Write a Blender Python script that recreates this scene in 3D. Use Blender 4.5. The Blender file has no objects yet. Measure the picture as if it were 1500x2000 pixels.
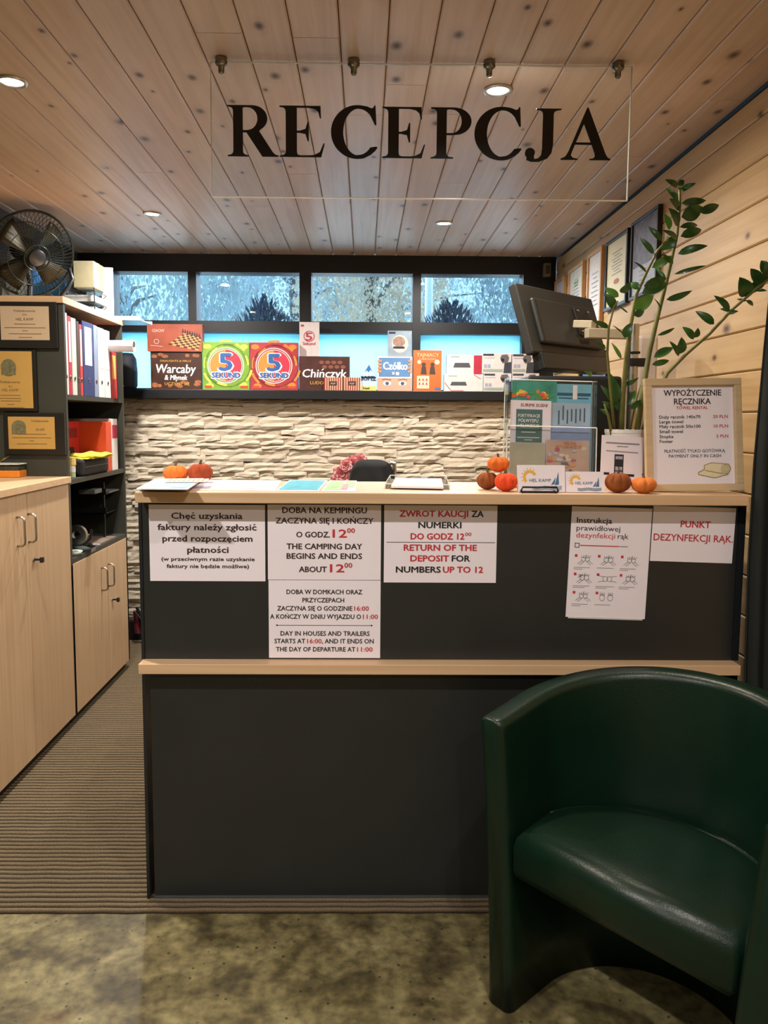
import bpy, bmesh, math, random
from mathutils import Vector, Matrix, Euler, noise
random.seed(7)
S = bpy.context.scene
COL = S.collection
PI = math.pi

# ---------------------------------------------------------------- camera
F = 1500.0                      # focal length in pixels of the 1500 x 2000 frame
CX0, CY0 = 730.0, 962.0         # principal point
HEYE = 1.33
YAW, PITCH, ROLL = math.radians(0.7), math.radians(5.5), 0.0065
camd = bpy.data.cameras.new('camera'); cam = bpy.data.objects.new('camera', camd); COL.objects.link(cam)
ROT = (Euler((0, 0, -YAW)).to_matrix() @ Euler((PI/2-PITCH, 0, 0)).to_matrix() @ Euler((0, 0, ROLL)).to_matrix())
cam.matrix_world = Matrix.Translation((0, 0, HEYE)) @ ROT.to_4x4()
camd.sensor_fit = 'AUTO'; camd.sensor_width = 36.0; camd.lens = 36.0*F/2000.0
camd.shift_x = (750-CX0)/2000.0; camd.shift_y = -(1000-CY0)/2000.0
camd.clip_start = 0.05
S.camera = cam

def ray(px, py):
    return ROT @ Vector(((px-CX0)/F, (CY0-py)/F, -1.0))
def P(px, py, Y):               # a point of the plane y = Y
    d = ray(px, py); t = Y/d.y
    return Vector((d.x*t, Y, HEYE+d.z*t))
def PZ(px, py, z):              # a point of the plane z
    d = ray(px, py); t = (z-HEYE)/d.z
    return Vector((d.x*t, d.y*t, z))
def PX(px, py, X):              # a point of the plane x = X
    d = ray(px, py); t = X/d.x
    return Vector((X, d.y*t, HEYE+d.z*t))

# ---------------------------------------------------------------- world, exposure
S.view_settings.view_transform = 'Standard'; S.view_settings.look = 'None'
S.view_settings.exposure = 0.45; S.view_settings.gamma = 1.0; S.view_settings.use_curve_mapping = False
S.cycles.use_denoising = True
S.cycles.max_bounces = 8; S.cycles.transparent_max_bounces = 16
S.cycles.sample_clamp_indirect = 4.0
W = bpy.data.worlds.new('sky'); S.world = W; W.use_nodes = True
wn = W.node_tree; bg = wn.nodes['Background']
tc = wn.nodes.new('ShaderNodeTexCoord'); sx = wn.nodes.new('ShaderNodeSeparateXYZ')
rp = wn.nodes.new('ShaderNodeValToRGB')
wn.links.new(tc.outputs['Generated'], sx.inputs[0]); wn.links.new(sx.outputs['Z'], rp.inputs[0])
rp.color_ramp.elements[0].position = 0.0; rp.color_ramp.elements[0].color = (0.45, 0.80, 1.0, 1)
rp.color_ramp.elements[1].position = 0.6; rp.color_ramp.elements[1].color = (0.12, 0.42, 1.0, 1)
wn.links.new(rp.outputs[0], bg.inputs[0]); bg.inputs[1].default_value = 1.5

sl = bpy.data.lights.new('daylight', 'SUN'); sl.energy = 19.0; sl.color = (0.60, 0.78, 1.0); sl.angle = math.radians(100)
so = bpy.data.objects.new('daylight', sl); COL.objects.link(so); so.rotation_euler = (math.radians(-48), 0, math.radians(8))   # overcast glow falling in from behind the building
# room measures
YF = 2.01                       # front of the reception counter
YB = 4.60; YST = 4.515   # window band and face of the stone cladding
YB2 = 4.60                       # back wall
ZC = 2.28                       # ceiling
XR = 1.12                       # right wall
XL = -1.68                      # left wall
YN = -2.2                       # wall behind the camera
XCAB = -1.24                    # cabinet fronts
LAMP_SPOTS = [(-1.01, 2.30), (-1.0, 3.72), (0.38, 2.32), (0.38, 3.84), (-1.0, 0.7), (0.38, 0.7), (-1.0, -0.9), (0.38, -0.9)]
LAMP_W = [15, 21, 9, 16, 20, 9, 15, 13]

# ---------------------------------------------------------------- materials
def lin(c):
    if isinstance(c, str):
        c = [int(c[i:i+2], 16)/255 for i in (0, 2, 4)]
    return tuple(x/12.92 if x <= 0.04045 else ((x+0.055)/1.055)**2.4 for x in c[:3])
MATS = {}
def nodes(m):
    return m.node_tree.nodes, m.node_tree.links
def mat(name, c, rough=0.5, metal=0.0, var=0.06, scale=30, bump=0.0, bscale=None, spec=0.5, stretch=None, coat=0.0, emit=0.0):
    if name in MATS: return MATS[name]
    m = bpy.data.materials.new(name); m.use_nodes = True; n, l = nodes(m)
    b = n['Principled BSDF']; c = lin(c)
    b.inputs['Roughness'].default_value = rough; b.inputs['Metallic'].default_value = metal
    b.inputs['Specular IOR Level'].default_value = spec; b.inputs['Coat Weight'].default_value = coat
    co = n.new('ShaderNodeTexCoord'); mp = n.new('ShaderNodeMapping'); l.new(co.outputs['Object'], mp.inputs[0])
    if stretch: mp.inputs['Scale'].default_value = stretch
    t = n.new('ShaderNodeTexNoise'); t.inputs['Scale'].default_value = scale; t.inputs['Detail'].default_value = 4
    l.new(mp.outputs[0], t.inputs['Vector'])
    r = n.new('ShaderNodeValToRGB'); l.new(t.outputs['Fac'], r.inputs[0])
    r.color_ramp.elements[0].position = 0.3; r.color_ramp.elements[1].position = 0.7
    r.color_ramp.elements[0].color = tuple(x*(1-var) for x in c)+(1,)
    r.color_ramp.elements[1].color = tuple(min(1, x*(1+var)) for x in c)+(1,)
    l.new(r.outputs[0], b.inputs['Base Color'])
    if emit:
        b.inputs['Emission Color'].default_value = c+(1,); b.inputs['Emission Strength'].default_value = emit
    if bump:
        t2 = n.new('ShaderNodeTexNoise'); t2.inputs['Scale'].default_value = bscale or scale*3; t2.inputs['Detail'].default_value = 3
        l.new(mp.outputs[0], t2.inputs['Vector'])
        bp = n.new('ShaderNodeBump'); bp.inputs['Strength'].default_value = bump; bp.inputs['Distance'].default_value = 0.004
        l.new(t2.outputs['Fac'], bp.inputs['Height']); l.new(bp.outputs[0], b.inputs['Normal'])
    MATS[name] = m; return m

def math_node(n, l, op, a, b=None, c=None, clamp=False):
    q = n.new('ShaderNodeMath'); q.operation = op; q.use_clamp = clamp
    for i, v in enumerate((a, b, c)):
        if v is None: continue
        if isinstance(v, (int, float)): q.inputs[i].default_value = v
        else: l.new(v, q.inputs[i])
    return q.outputs[0]
def mixc(n, l, fac, a, b):
    q = n.new('ShaderNodeMix'); q.data_type = 'RGBA'
    if isinstance(fac, (int, float)): q.inputs[0].default_value = fac
    else: l.new(fac, q.inputs[0])
    for i, v in ((6, a), (7, b)):
        if isinstance(v, tuple): q.inputs[i].default_value = v if len(v) == 4 else v+(1,)
        else: l.new(v, q.inputs[i])
    return q.outputs[2]

def wood(name, c, c2, knot, axis='Y', knots=1.0, rough=0.5, gscale=1.0, kscale=7.0):
    """pine boards: grain along `axis`, knots scattered"""
    m = bpy.data.materials.new(name); m.use_nodes = True; n, l = nodes(m); b = n['Principled BSDF']
    g = n.new('ShaderNodeNewGeometry'); oi = n.new('ShaderNodeObjectInfo')
    off = n.new('ShaderNodeVectorMath'); off.operation = 'SCALE'; off.inputs[0].default_value = (3.7, 9.1, 5.3)
    l.new(oi.outputs['Random'], off.inputs['Scale'])
    ad = n.new('ShaderNodeVectorMath'); ad.operation = 'ADD'; l.new(g.outputs['Position'], ad.inputs[0]); l.new(off.outputs[0], ad.inputs[1])
    def mapped(sc):
        mp = n.new('ShaderNodeMapping'); mp.inputs['Scale'].default_value = sc; l.new(ad.outputs[0], mp.inputs[0]); return mp.outputs[0]
    gs = (38*gscale, 1.6, 38*gscale) if axis == 'Y' else ((38*gscale, 38*gscale, 1.6) if axis == 'Z' else (1.6, 38*gscale, 38*gscale))
    t = n.new('ShaderNodeTexNoise'); t.inputs['Scale'].default_value = 1.0; t.inputs['Detail'].default_value = 5; t.inputs['Distortion'].default_value = 0.6
    l.new(mapped(gs), t.inputs['Vector'])
    tb = n.new('ShaderNodeTexNoise'); tb.inputs['Scale'].default_value = 3.0; tb.inputs['Detail'].default_value = 2
    l.new(mapped((1, 1, 1)), tb.inputs['Vector'])
    r = n.new('ShaderNodeValToRGB'); l.new(t.outputs['Fac'], r.inputs[0])
    r.color_ramp.elements[0].position = 0.32; r.color_ramp.elements[0].color = lin(c2)+(1,)
    r.color_ramp.elements[1].position = 0.62; r.color_ramp.elements[1].color = lin(c)+(1,)
    col = r.outputs[0]
    var = math_node(n, l, 'MULTIPLY_ADD', tb.outputs['Fac'], 0.25, math_node(n, l, 'MULTIPLY_ADD', oi.outputs['Random'], 0.16, -0.12), clamp=True)
    col = mixc(n, l, var, col, tuple(x*0.6 for x in lin(c2)))
    if knots:
        v = n.new('ShaderNodeTexVoronoi'); v.voronoi_dimensions = '2D'; v.inputs['Scale'].default_value = kscale
        sp_ = n.new('ShaderNodeSeparateXYZ'); l.new(mapped((1, .62, 1)), sp_.inputs[0]); cb = n.new('ShaderNodeCombineXYZ')
        l.new(sp_.outputs['X' if 'ceiling' in name else 'Z'], cb.inputs[0]); l.new(sp_.outputs['Y'], cb.inputs[1])
        wob = n.new('ShaderNodeVectorMath'); wob.operation = 'MULTIPLY_ADD'; wob.inputs[1].default_value = (.012, .012, .012); l.new(tb.outputs['Color'], wob.inputs[0]); l.new(cb.outputs[0], wob.inputs[2])
        l.new(wob.outputs[0], v.inputs['Vector'])
        sc = n.new('ShaderNodeSeparateColor'); l.new(v.outputs['Color'], sc.inputs[0])
        keep = math_node(n, l, 'GREATER_THAN', sc.outputs[0], 1-0.75*knots)
        size = math_node(n, l, 'MULTIPLY_ADD', sc.outputs[1], 0.085, 0.035)
        k = math_node(n, l, 'DIVIDE', v.outputs['Distance'], size)
        core = math_node(n, l, 'SUBTRACT', 1.25, k, clamp=True)
        core = math_node(n, l, 'MULTIPLY', core, keep)
        halo = math_node(n, l, 'SUBTRACT', 1.0, math_node(n, l, 'MULTIPLY', k, 0.36), clamp=True)
        halo = math_node(n, l, 'MULTIPLY', math_node(n, l, 'MULTIPLY', halo, keep), 0.26)
        col = mixc(n, l, halo, col, tuple(x for x in lin(knot)))
        col = mixc(n, l, core, col, tuple(x*0.35 for x in lin(knot)))
    l.new(col, b.inputs['Base Color']); b.inputs['Roughness'].default_value = rough
    bp = n.new('ShaderNodeBump'); bp.inputs['Strength'].default_value = 0.15; bp.inputs['Distance'].default_value = 0.002
    l.new(t.outputs['Fac'], bp.inputs['Height']); l.new(bp.outputs[0], b.inputs['Normal'])
    MATS[name] = m; return m

def clear(name, tint=(0.97, 0.99, 1.0), gloss=0.5, rough=0.02, ior=1.5):
    m = bpy.data.materials.new(name); m.use_nodes = True; n, l = nodes(m); n.remove(n['Principled BSDF'])
    out = n['Material Output']; tr = n.new('ShaderNodeBsdfTransparent'); tr.inputs[0].default_value = tint+(1,)
    gl = n.new('ShaderNodeBsdfGlossy'); gl.inputs['Roughness'].default_value = rough
    fr = n.new('ShaderNodeFresnel'); fr.inputs[0].default_value = ior
    mx = n.new('ShaderNodeMixShader'); f = math_node(n, l, 'MULTIPLY', fr.outputs[0], gloss)
    l.new(f, mx.inputs[0]); l.new(tr.outputs[0], mx.inputs[1]); l.new(gl.outputs[0], mx.inputs[2]); l.new(mx.outputs[0], out.inputs[0])
    MATS[name] = m; return m

# ---------------------------------------------------------------- mesh builder
class B:
    def __init__(self): self.bm = bmesh.new(); self.extra = []
    def piece(self): q = B(); self.extra.append(q); return q
    def box(self, x0, x1, y0, y1, z0, z1, M=None, bev=0.0):
        vs = [self.bm.verts.new((x, y, z)) for x in (x0, x1) for y in (y0, y1) for z in (z0, z1)]
        fs = [self.bm.faces.new([vs[i] for i in f]) for f in ((0, 1, 3, 2), (4, 6, 7, 5), (0, 4, 5, 1), (2, 3, 7, 6), (0, 2, 6, 4), (1, 5, 7, 3))]
        if bev:
            es = list({e for f in fs for e in f.edges})
            r = bmesh.ops.bevel(self.bm, geom=es, offset=bev, segments=2, affect='EDGES', profile=0.5)
            vs = list({v for f in r['faces'] for v in f.verts} | {v for v in vs if v.is_valid})
        if M is not None:
            for v in vs: v.co = M @ v.co
        return self
    def tube(self, pts, r, n=8, cap=True, closed=False):
        pts = [Vector(p) for p in pts]; rings = []
        rr = r if isinstance(r, (list, tuple)) else [r]*len(pts)
        up = None; N = len(pts)
        for i, p in enumerate(pts):
            a = pts[(i-1) % N] if closed else pts[max(i-1, 0)]; c = pts[(i+1) % N] if closed else pts[min(i+1, N-1)]
            d = (c-a).normalized()
            if up is None: up = d.orthogonal().normalized()
            u = (up - d*up.dot(d)); u = u.normalized() if u.length > 1e-6 else d.orthogonal().normalized(); up = u
            w = d.cross(u)
            rings.append([self.bm.verts.new(p+(u*math.cos(2*PI*k/n)+w*math.sin(2*PI*k/n))*rr[i]) for k in range(n)])
        for i in range(N if closed else N-1):
            A, C = rings[i], rings[(i+1) % N]
            for k in range(n): self.bm.faces.new((A[k], A[(k+1) % n], C[(k+1) % n], C[k]))
        if cap and not closed:
            self.bm.faces.new(rings[0][::-1]); self.bm.faces.new(rings[-1])
        return self
    def lathe(self, prof, c=(0, 0, 0), n=24, M=None):
        rings = []
        for r, z in prof:
            if r < 1e-6: rings.append([self.bm.verts.new((c[0], c[1], c[2]+z))])
            else: rings.append([self.bm.verts.new((c[0]+r*math.cos(2*PI*k/n), c[1]+r*math.sin(2*PI*k/n), c[2]+z)) for k in range(n)])
        for A, C in zip(rings, rings[1:]):
            if len(A) == 1 and len(C) == 1: continue
            for k in range(n):
                a, b2 = A[k % len(A)], A[(k+1) % len(A)]; d, e = C[k % len(C)], C[(k+1) % len(C)]
                if len(A) == 1: self.bm.faces.new((a, e, d))
                elif len(C) == 1: self.bm.faces.new((a, b2, d))
                else: self.bm.faces.new((a, b2, e, d))
        if M is not None:
            for R in rings:
                for v in R: v.co = M @ v.co
        return self
    def prism(self, pts, y0, y1):       # polygon in x,z extruded along y
        a = [self.bm.verts.new((x, y0, z)) for x, z in pts]; b = [self.bm.verts.new((x, y1, z)) for x, z in pts]
        n = len(pts); self.bm.faces.new(a); self.bm.faces.new(b[::-1])
        for i in range(n): self.bm.faces.new((a[i], b[i], b[(i+1) % n], a[(i+1) % n]))
        return self
    def flat(self, pts, y):             # polygon in x,z at depth y, facing -y
        self.bm.faces.new([self.bm.verts.new((x, y, z)) for x, z in pts]); return self
    def quad(self, *pts):
        self.bm.faces.new([self.bm.verts.new(p) for p in pts]); return self
    def mesh(self, name, m, smooth=False, fixn=True):
        if fixn: bmesh.ops.recalc_face_normals(self.bm, faces=self.bm.faces)
        me = bpy.data.meshes.new(name); self.bm.to_mesh(me); self.bm.free()
        if m: me.materials.append(m)
        if smooth:
            for p in me.polygons: p.use_smooth = True
        return me

def mk(name, b, m, parent=None, loc=None, rot=None, smooth=False, kind=None, label=None, bevel=0.0, fixn=True):
    me = b if isinstance(b, bpy.types.Mesh) else b.mesh(name, m, smooth, fixn)
    o = bpy.data.objects.new(name, me); COL.objects.link(o)
    if parent: o.parent = parent
    if loc is not None: o.location = loc
    if rot is not None: o.rotation_euler = rot
    if kind: o['kind'] = kind
    if label: o['label'] = label
    if bevel:
        d = o.modifiers.new('bevel', 'BEVEL'); d.width = bevel; d.segments = 2; d.limit_method = 'ANGLE'
    return o
def tag(o, label, cat, group=None):
    o['label'] = label; o['category'] = cat
    if group: o['group'] = group
    return o
def thing(name, label, cat, loc=(0, 0, 0), rot=(0, 0, 0), group=None):
    o = bpy.data.objects.new(name, None); COL.objects.link(o); o.empty_display_size = 0.05
    o.location = loc; o.rotation_euler = rot
    return tag(o, label, cat, group)
def bx(*a, **k): return B().box(*a, **k)
def copytree(o, parent=None):
    c = o.copy(); COL.objects.link(c); c.parent = parent
    for ch in [x for x in o.children]: copytree(ch, c)
    return c

# ---------------------------------------------------------------- writing
ACC = {'Ż': ('Z', 'dot', .61, .70), 'ż': ('z', 'dot', .42, .53), 'ć': ('c', 'acute', .40, .53), 'ś': ('s', 'acute', .34, .53), 'ń': ('n', 'acute', .42, .53), 'Ś': ('S', 'acute', .45, .70), 'Ń': ('N', 'acute', .60, .70),
    'ę': ('e', 'hook', .46, .15), 'ą': ('a', 'hook', .40, .42), 'Ę': ('E', 'hook', .45, .30), 'Ą': ('A', 'hook', .66, .40)}
_tc = {}
def glyphs(s, bold):
    if any(c in ACC for c in s):        # Polish letters: plain letter with its dot, stroke or hook added
        t = ''.join(ACC[c][0] if c in ACC else c for c in s); V, Q = [list(x) for x in glyphs(t, bold)]
        for i, ch in enumerate(s):
            if ch not in ACC: continue
            base, kind, w, top = ACC[ch]; cx = max(v[0] for v in glyphs(t[:i+1], bold)[0])-w/2; n0 = len(V)
            if kind == 'dot': V += [(cx+.062*math.cos(j*PI/4), top+.11+.062*math.sin(j*PI/4)) for j in range(8)]; Q.append(tuple(range(n0, n0+8)))
            elif kind == 'acute': V += [(cx-.05, top+.06), (cx+.0, top+.06), (cx+.13, top+.19), (cx+.03, top+.19)]; Q.append(tuple(range(n0, n0+4)))
            else:
                x = cx+w*top; V += [(x-.01, .01), (x+.05, .01), (x-.02, -.09), (x-.08, -.09), (x+.05, -.15), (x+.03, -.20), (x+.0, -.20)]
                Q += [(n0, n0+1, n0+2, n0+3), (n0+3, n0+2, n0+4, n0+5, n0+6)]
        return V, Q
    k = (s, bold)
    if k not in _tc:
        cu = bpy.data.curves.new('t', 'FONT'); cu.body = s; cu.resolution_u = 2; cu.offset = bold
        cu.fill_mode = 'FRONT'
        o = bpy.data.objects.new('t', cu); COL.objects.link(o)
        bpy.context.view_layer.update()
        me = bpy.data.meshes.new_from_object(o.evaluated_get(bpy.context.evaluated_depsgraph_get()))
        V = [(v.co.x, v.co.y) for v in me.vertices]; Q = [tuple(p.vertices) for p in me.polygons]
        bpy.data.objects.remove(o); bpy.data.curves.remove(cu); bpy.data.meshes.remove(me)
        _tc[k] = (V, Q)
    return _tc[k]
_cap = []
def text(b, f, s, x0, x1, base, cap, lay=1, bold=0.02, shear=0.0):
    """write s between pixel columns x0 and x1 on baseline pixel row `base`, capitals `cap` pixels high, on face f"""
    if not _cap:
        V, _ = glyphs('H', 0.0); _cap.append(max(v[1] for v in V))
    V, Q = glyphs(s, 0.0); b = b.piece()
    a, c = min(v[0] for v in V), max(v[0] for v in V)
    vs = []
    for x, y in V:
        hh = y/_cap[0]*cap
        vs.append((x0+(x-a)/(c-a)*(x1-x0)+shear*hh, base-hh))
    d = bold*cap*(0.75 if bold >= .036 else 1.5); offs = [(0, 0)] if bold < .005 else [(-d, 0), (d, 0), (0, -d*.6), (0, d*.6), (0, 0)]
    for j, (ox_, oy_) in enumerate(offs):       # heavy type: the same letters thickened by small offsets
        ww = [b.bm.verts.new(f.u(x+ox_, y+oy_, lay+j*.12)) for x, y in vs]
        for q in Q: b.bm.faces.new([ww[i] for i in q])
class Face:
    """front of an upright flat thing; pixel box -> local coordinates (x right, z up, front at y=y0)"""
    def __init__(s, bb, w, h, y0=0.0): s.bb, s.w, s.h, s.y0 = bb, w, h, y0
    def u(s, px, py, lay=1):
        x0, y0, x1, y1 = s.bb
        return ((px-(x0+x1)/2)/(x1-x0)*s.w, s.y0-0.0007*lay, (y1-py)/(y1-y0)*s.h)
    def poly(s, b, pts, lay=1): b.bm.faces.new([b.bm.verts.new(s.u(x, y, lay)) for x, y in pts]); return b
    def rect(s, b, x0, y0, x1, y1, lay=1): return s.poly(b, ((x0, y1), (x1, y1), (x1, y0), (x0, y0)), lay)
    def disc(s, b, cx, cy, rx, ry=None, lay=1, a0=0, a1=360, n=28):
        ry = ry or rx; p = [(cx+rx*math.cos(math.radians(a0+(a1-a0)*i/n)), cy-ry*math.sin(math.radians(a0+(a1-a0)*i/n))) for i in range(n+(a1-a0 < 360))]
        return s.poly(b, p, lay)
    def ring(s, b, cx, cy, r, w, lay=1, a0=0, a1=360, n=28, ys=1.0):
        for i in range(n):
            t, t2 = [math.radians(a0+(a1-a0)*j/n) for j in (i, i+1)]
            s.poly(b, [(cx+q*math.cos(a), cy-q*ys*math.sin(a)) for q, a in ((r-w/2, t), (r-w/2, t2), (r+w/2, t2), (r+w/2, t))], lay)
        return b
    def line(s, b, pts, w, lay=1):
        for (xa, ya), (xb, yb) in zip(pts, pts[1:]):
            L = math.hypot(xb-xa, yb-ya) or 1; nx, ny = -(yb-ya)/L*w/2, (xb-xa)/L*w/2
            s.poly(b, ((xa+nx, ya+ny), (xb+nx, yb+ny), (xb-nx, yb-ny), (xa-nx, ya-ny)), lay)
        return b
def upright(name, label, cat, bb, Y, thick, m, part='sheet', tilt=0.0, rz=0.0, group=None, base=None, bevel=0.0, ry=0.0):
    """box or sheet standing upright whose front fills the pixel box bb on the plane y=Y. returns (root, face)"""
    x0, y0, x1, y1 = bb; xm, ym = (x0+x1)/2, (y0+y1)/2
    w = (P(x1, ym, Y)-P(x0, ym, Y)).x; top = P(xm, y0, Y).z; bot = P(xm, y1, Y).z
    if base is not None: bot = base
    h = top-bot; c = P(xm, y1, Y).x
    root = thing(name, label, cat, (c, Y, bot), (tilt, ry, rz), group)
    b = B(); b.box(-w/2, w/2, 0, thick, 0, h)
    mk(part, b, m, root, bevel=bevel)
    return root, Face(bb, w, h)
def pr(f, root, name, m, fn, label=None):
    b = B(); fn(b); o = None
    for q in ([b] if len(b.bm.faces) else [])+b.extra: o = mk(name, q, m, root, fixn=False, label=label)
    return o
# ---------------------------------------------------------------- common materials
M_CEIL = wood('pine_ceiling', 'd2b9a4', 'c4a78e', '6e4530', 'Y', 0.72, 0.42)
M_WALL = wood('pine_wall', 'cbab7c', 'bc996a', '8a5a38', 'Y', 0.45, 0.5)
M_BIRCH = wood('birch_laminate', 'cfb08c', 'c4a27e', '9a7450', 'Z', 0.0, 0.38, gscale=1.4)
M_BIRCHX = wood('birch_laminate_edge', 'd6b590', 'cca982', '9a7450', 'X', 0.0, 0.38, gscale=1.4)
M_PALEWOOD = wood('pale_frame_wood', 'd8bf98', 'cdb188', '9a7450', 'X', 0.0, 0.45, gscale=2)
M_DARK = mat('anthracite_laminate', '252726', 0.42, var=0.10, scale=6, bump=0.06, bscale=400)
M_DARKEDGE = mat('anthracite_edge', '1d2023', 0.35)
M_SHELFDARK = mat('dark_grey_board', '36372f', 0.5, var=0.08, scale=8)
M_BLACK = mat('black_paint', '131417', 0.45, var=0.15)
M_BLACKPL = mat('black_plastic', '191a1b', 0.4, var=0.1, bump=0.05)
M_PAPER = mat('white_paper', 'efe8f0', 0.6, var=0.015, scale=8)
M_WHITE = mat('white_plastic', 'dedcd6', 0.4, var=0.03)
M_INK = mat('black_ink', '201c20', 0.6); M_RED = mat('red_ink', 'c4303c', 0.6); M_BROWNINK = mat('brown_ink', '3a2626', 0.6)
M_GREY = mat('grey_ink', '8a8a8c', 0.6); M_STEEL = mat('brushed_steel', 'b8b4ac', 0.3, metal=1.0, var=0.05)
M_CHROME = mat('dark_chrome', '8c8f92', 0.22, metal=1.0); M_WHITEINK = mat('white_ink', 'f2f0ec', 0.6)
M_ACRYL = clear('clear_acrylic', gloss=0.8); M_GLASS = clear('window_glass', (0.93, 0.96, 0.97), gloss=1.0, rough=0.005)
M_ACEDGE = mat('acrylic_edge', 'f2f2ea', 0.15, spec=0.8, var=0.05)

def struct(name, b, m=None, **k):
    if b is None:
        o = bpy.data.objects.new(name, None); COL.objects.link(o); o['kind'] = 'structure'; return o
    return mk(name, b, m, kind='structure', **k)

# ---------------------------------------------------------------- floor
def concrete():
    m = bpy.data.materials.new('stained_concrete'); m.use_nodes = True; n, l = nodes(m); b = n['Principled BSDF']
    co = n.new('ShaderNodeNewGeometry')
    def nz(sc, det, dist=0.0):
        t = n.new('ShaderNodeTexNoise'); t.inputs['Scale'].default_value = sc; t.inputs['Detail'].default_value = det; t.inputs['Distortion'].default_value = dist
        l.new(co.outputs['Position'], t.inputs['Vector']); return t.outputs['Fac']
    a = nz(8.5, 9, 0.5); r = n.new('ShaderNodeValToRGB'); l.new(a, r.inputs[0]); e = r.color_ramp.elements
    e[0].position = 0.36; e[0].color = lin('4c432a')+(1,); e[1].position = 0.66; e[1].color = lin('877d58')+(1,)
    x = r.color_ramp.elements.new(0.5); x.color = lin('716744')+(1,)
    f = nz(38, 8); r2 = n.new('ShaderNodeValToRGB'); l.new(f, r2.inputs[0]); r2.color_ramp.elements[0].position = 0.3; r2.color_ramp.elements[1].position = 0.75
    r2.color_ramp.elements[0].color = (0.35, 0.35, 0.33, 1); r2.color_ramp.elements[1].color = (1.55, 1.55, 1.5, 1)
    q = n.new('ShaderNodeMix'); q.data_type = 'RGBA'; q.blend_type = 'MULTIPLY'; q.inputs[0].default_value = 0.8
    l.new(r.outputs[0], q.inputs[6]); l.new(r2.outputs[0], q.inputs[7])
    v = n.new('ShaderNodeTexVoronoi'); v.inputs['Scale'].default_value = 42; l.new(co.outputs['Position'], v.inputs['Vector'])
    pit = math_node(n, l, 'LESS_THAN', v.outputs['Distance'], 0.17)
    sc = n.new('ShaderNodeSeparateColor'); l.new(v.outputs['Color'], sc.inputs[0])
    pit = math_node(n, l, 'MULTIPLY', pit, math_node(n, l, 'GREATER_THAN', sc.outputs[0], 0.72))
    pit = math_node(n, l, 'MULTIPLY', pit, 0.75)
    c = mixc(n, l, pit, q.outputs[2], lin('2a2618'))
    o = nz(2.3, 3); rust = math_node(n, l, 'MULTIPLY', math_node(n, l, 'SUBTRACT', o, 0.66, clamp=True), 5.0, clamp=True)
    c = mixc(n, l, rust, c, lin('8a5a1e'))
    l.new(c, b.inputs['Base Color']); b.inputs['Roughness'].default_value = 0.55
    bp = n.new('ShaderNodeBump'); bp.inputs['Strength'].default_value = 0.4; bp.inputs['Distance'].default_value = 0.004
    l.new(f, bp.inputs['Height']); l.new(bp.outputs[0], b.inputs['Normal']); return m
struct('floor', bx(XL-0.2, XR+0.2, YN-0.2, YB+0.3, -0.12, 0), concrete())
# ribbed carpet mat
def carpetmat():
    m = bpy.data.materials.new('ribbed_carpet'); m.use_nodes = True; n, l = nodes(m); b = n['Principled BSDF']
    g = n.new('ShaderNodeNewGeometry'); s = n.new('ShaderNodeSeparateXYZ'); l.new(g.outputs['Position'], s.inputs[0])
    t = n.new('ShaderNodeTexNoise'); t.inputs['Scale'].default_value = 260; t.inputs['Detail'].default_value = 3; l.new(g.outputs['Position'], t.inputs['Vector'])
    t2 = n.new('ShaderNodeTexNoise'); t2.inputs['Scale'].default_value = 3; l.new(g.outputs['Position'], t2.inputs['Vector'])
    h = math_node(n, l, 'MULTIPLY', s.outputs['Z'], 1/0.0085, clamp=True)     # colour by height: dark down in the grooves, paler on the ribs
    h = math_node(n, l, 'POWER', h, 1.5)
    c1 = mixc(n, l, t.outputs['Fac'], lin('4a3f2f'), lin('94836a'))
    c1 = mixc(n, l, math_node(n, l, 'MULTIPLY', t2.outputs['Fac'], 0.4), c1, lin('5e5340'))
    c = mixc(n, l, h, lin('17130e'), c1)
    l.new(c, b.inputs['Base Color']); b.inputs['Roughness'].default_value = 0.95; b.inputs['Specular IOR Level'].default_value = 0.1
    bp = n.new('ShaderNodeBump'); bp.inputs['Strength'].default_value = 0.6; bp.inputs['Distance'].default_value = 0.003
    l.new(t.outputs['Fac'], bp.inputs['Height']); l.new(bp.outputs[0], b.inputs['Normal']); return m
b = B(); y = 1.955; pitch = 0.0215; xs = [XL+(XR-XL)*i/40 for i in range(41)]; prev = None; rows = []
while y < YST:
    for dy, z in ((0.0, 0.002), (0.004, 0.0075), (0.008, 0.009), (0.013, 0.0085), (0.0165, 0.002), (0.0200, 0.001)):
        rows.append((y+dy, z))
    y += pitch
rows = [(1.955, 0.0)]+rows
for (yy, z) in rows:
    cur = [b.bm.verts.new((x, yy+0.0012*math.sin(x*40+yy*9)+random.uniform(-.0006, .0006), z)) for x in xs]
    if prev:
        for i in range(40): b.bm.faces.new((prev[i], prev[i+1], cur[i+1], cur[i]))
    prev = cur
car = mk('carpet', b, carpetmat(), kind='stuff'); tag(car, 'brown ribbed carpet covering the floor under and behind the counter', 'carpet')

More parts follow.
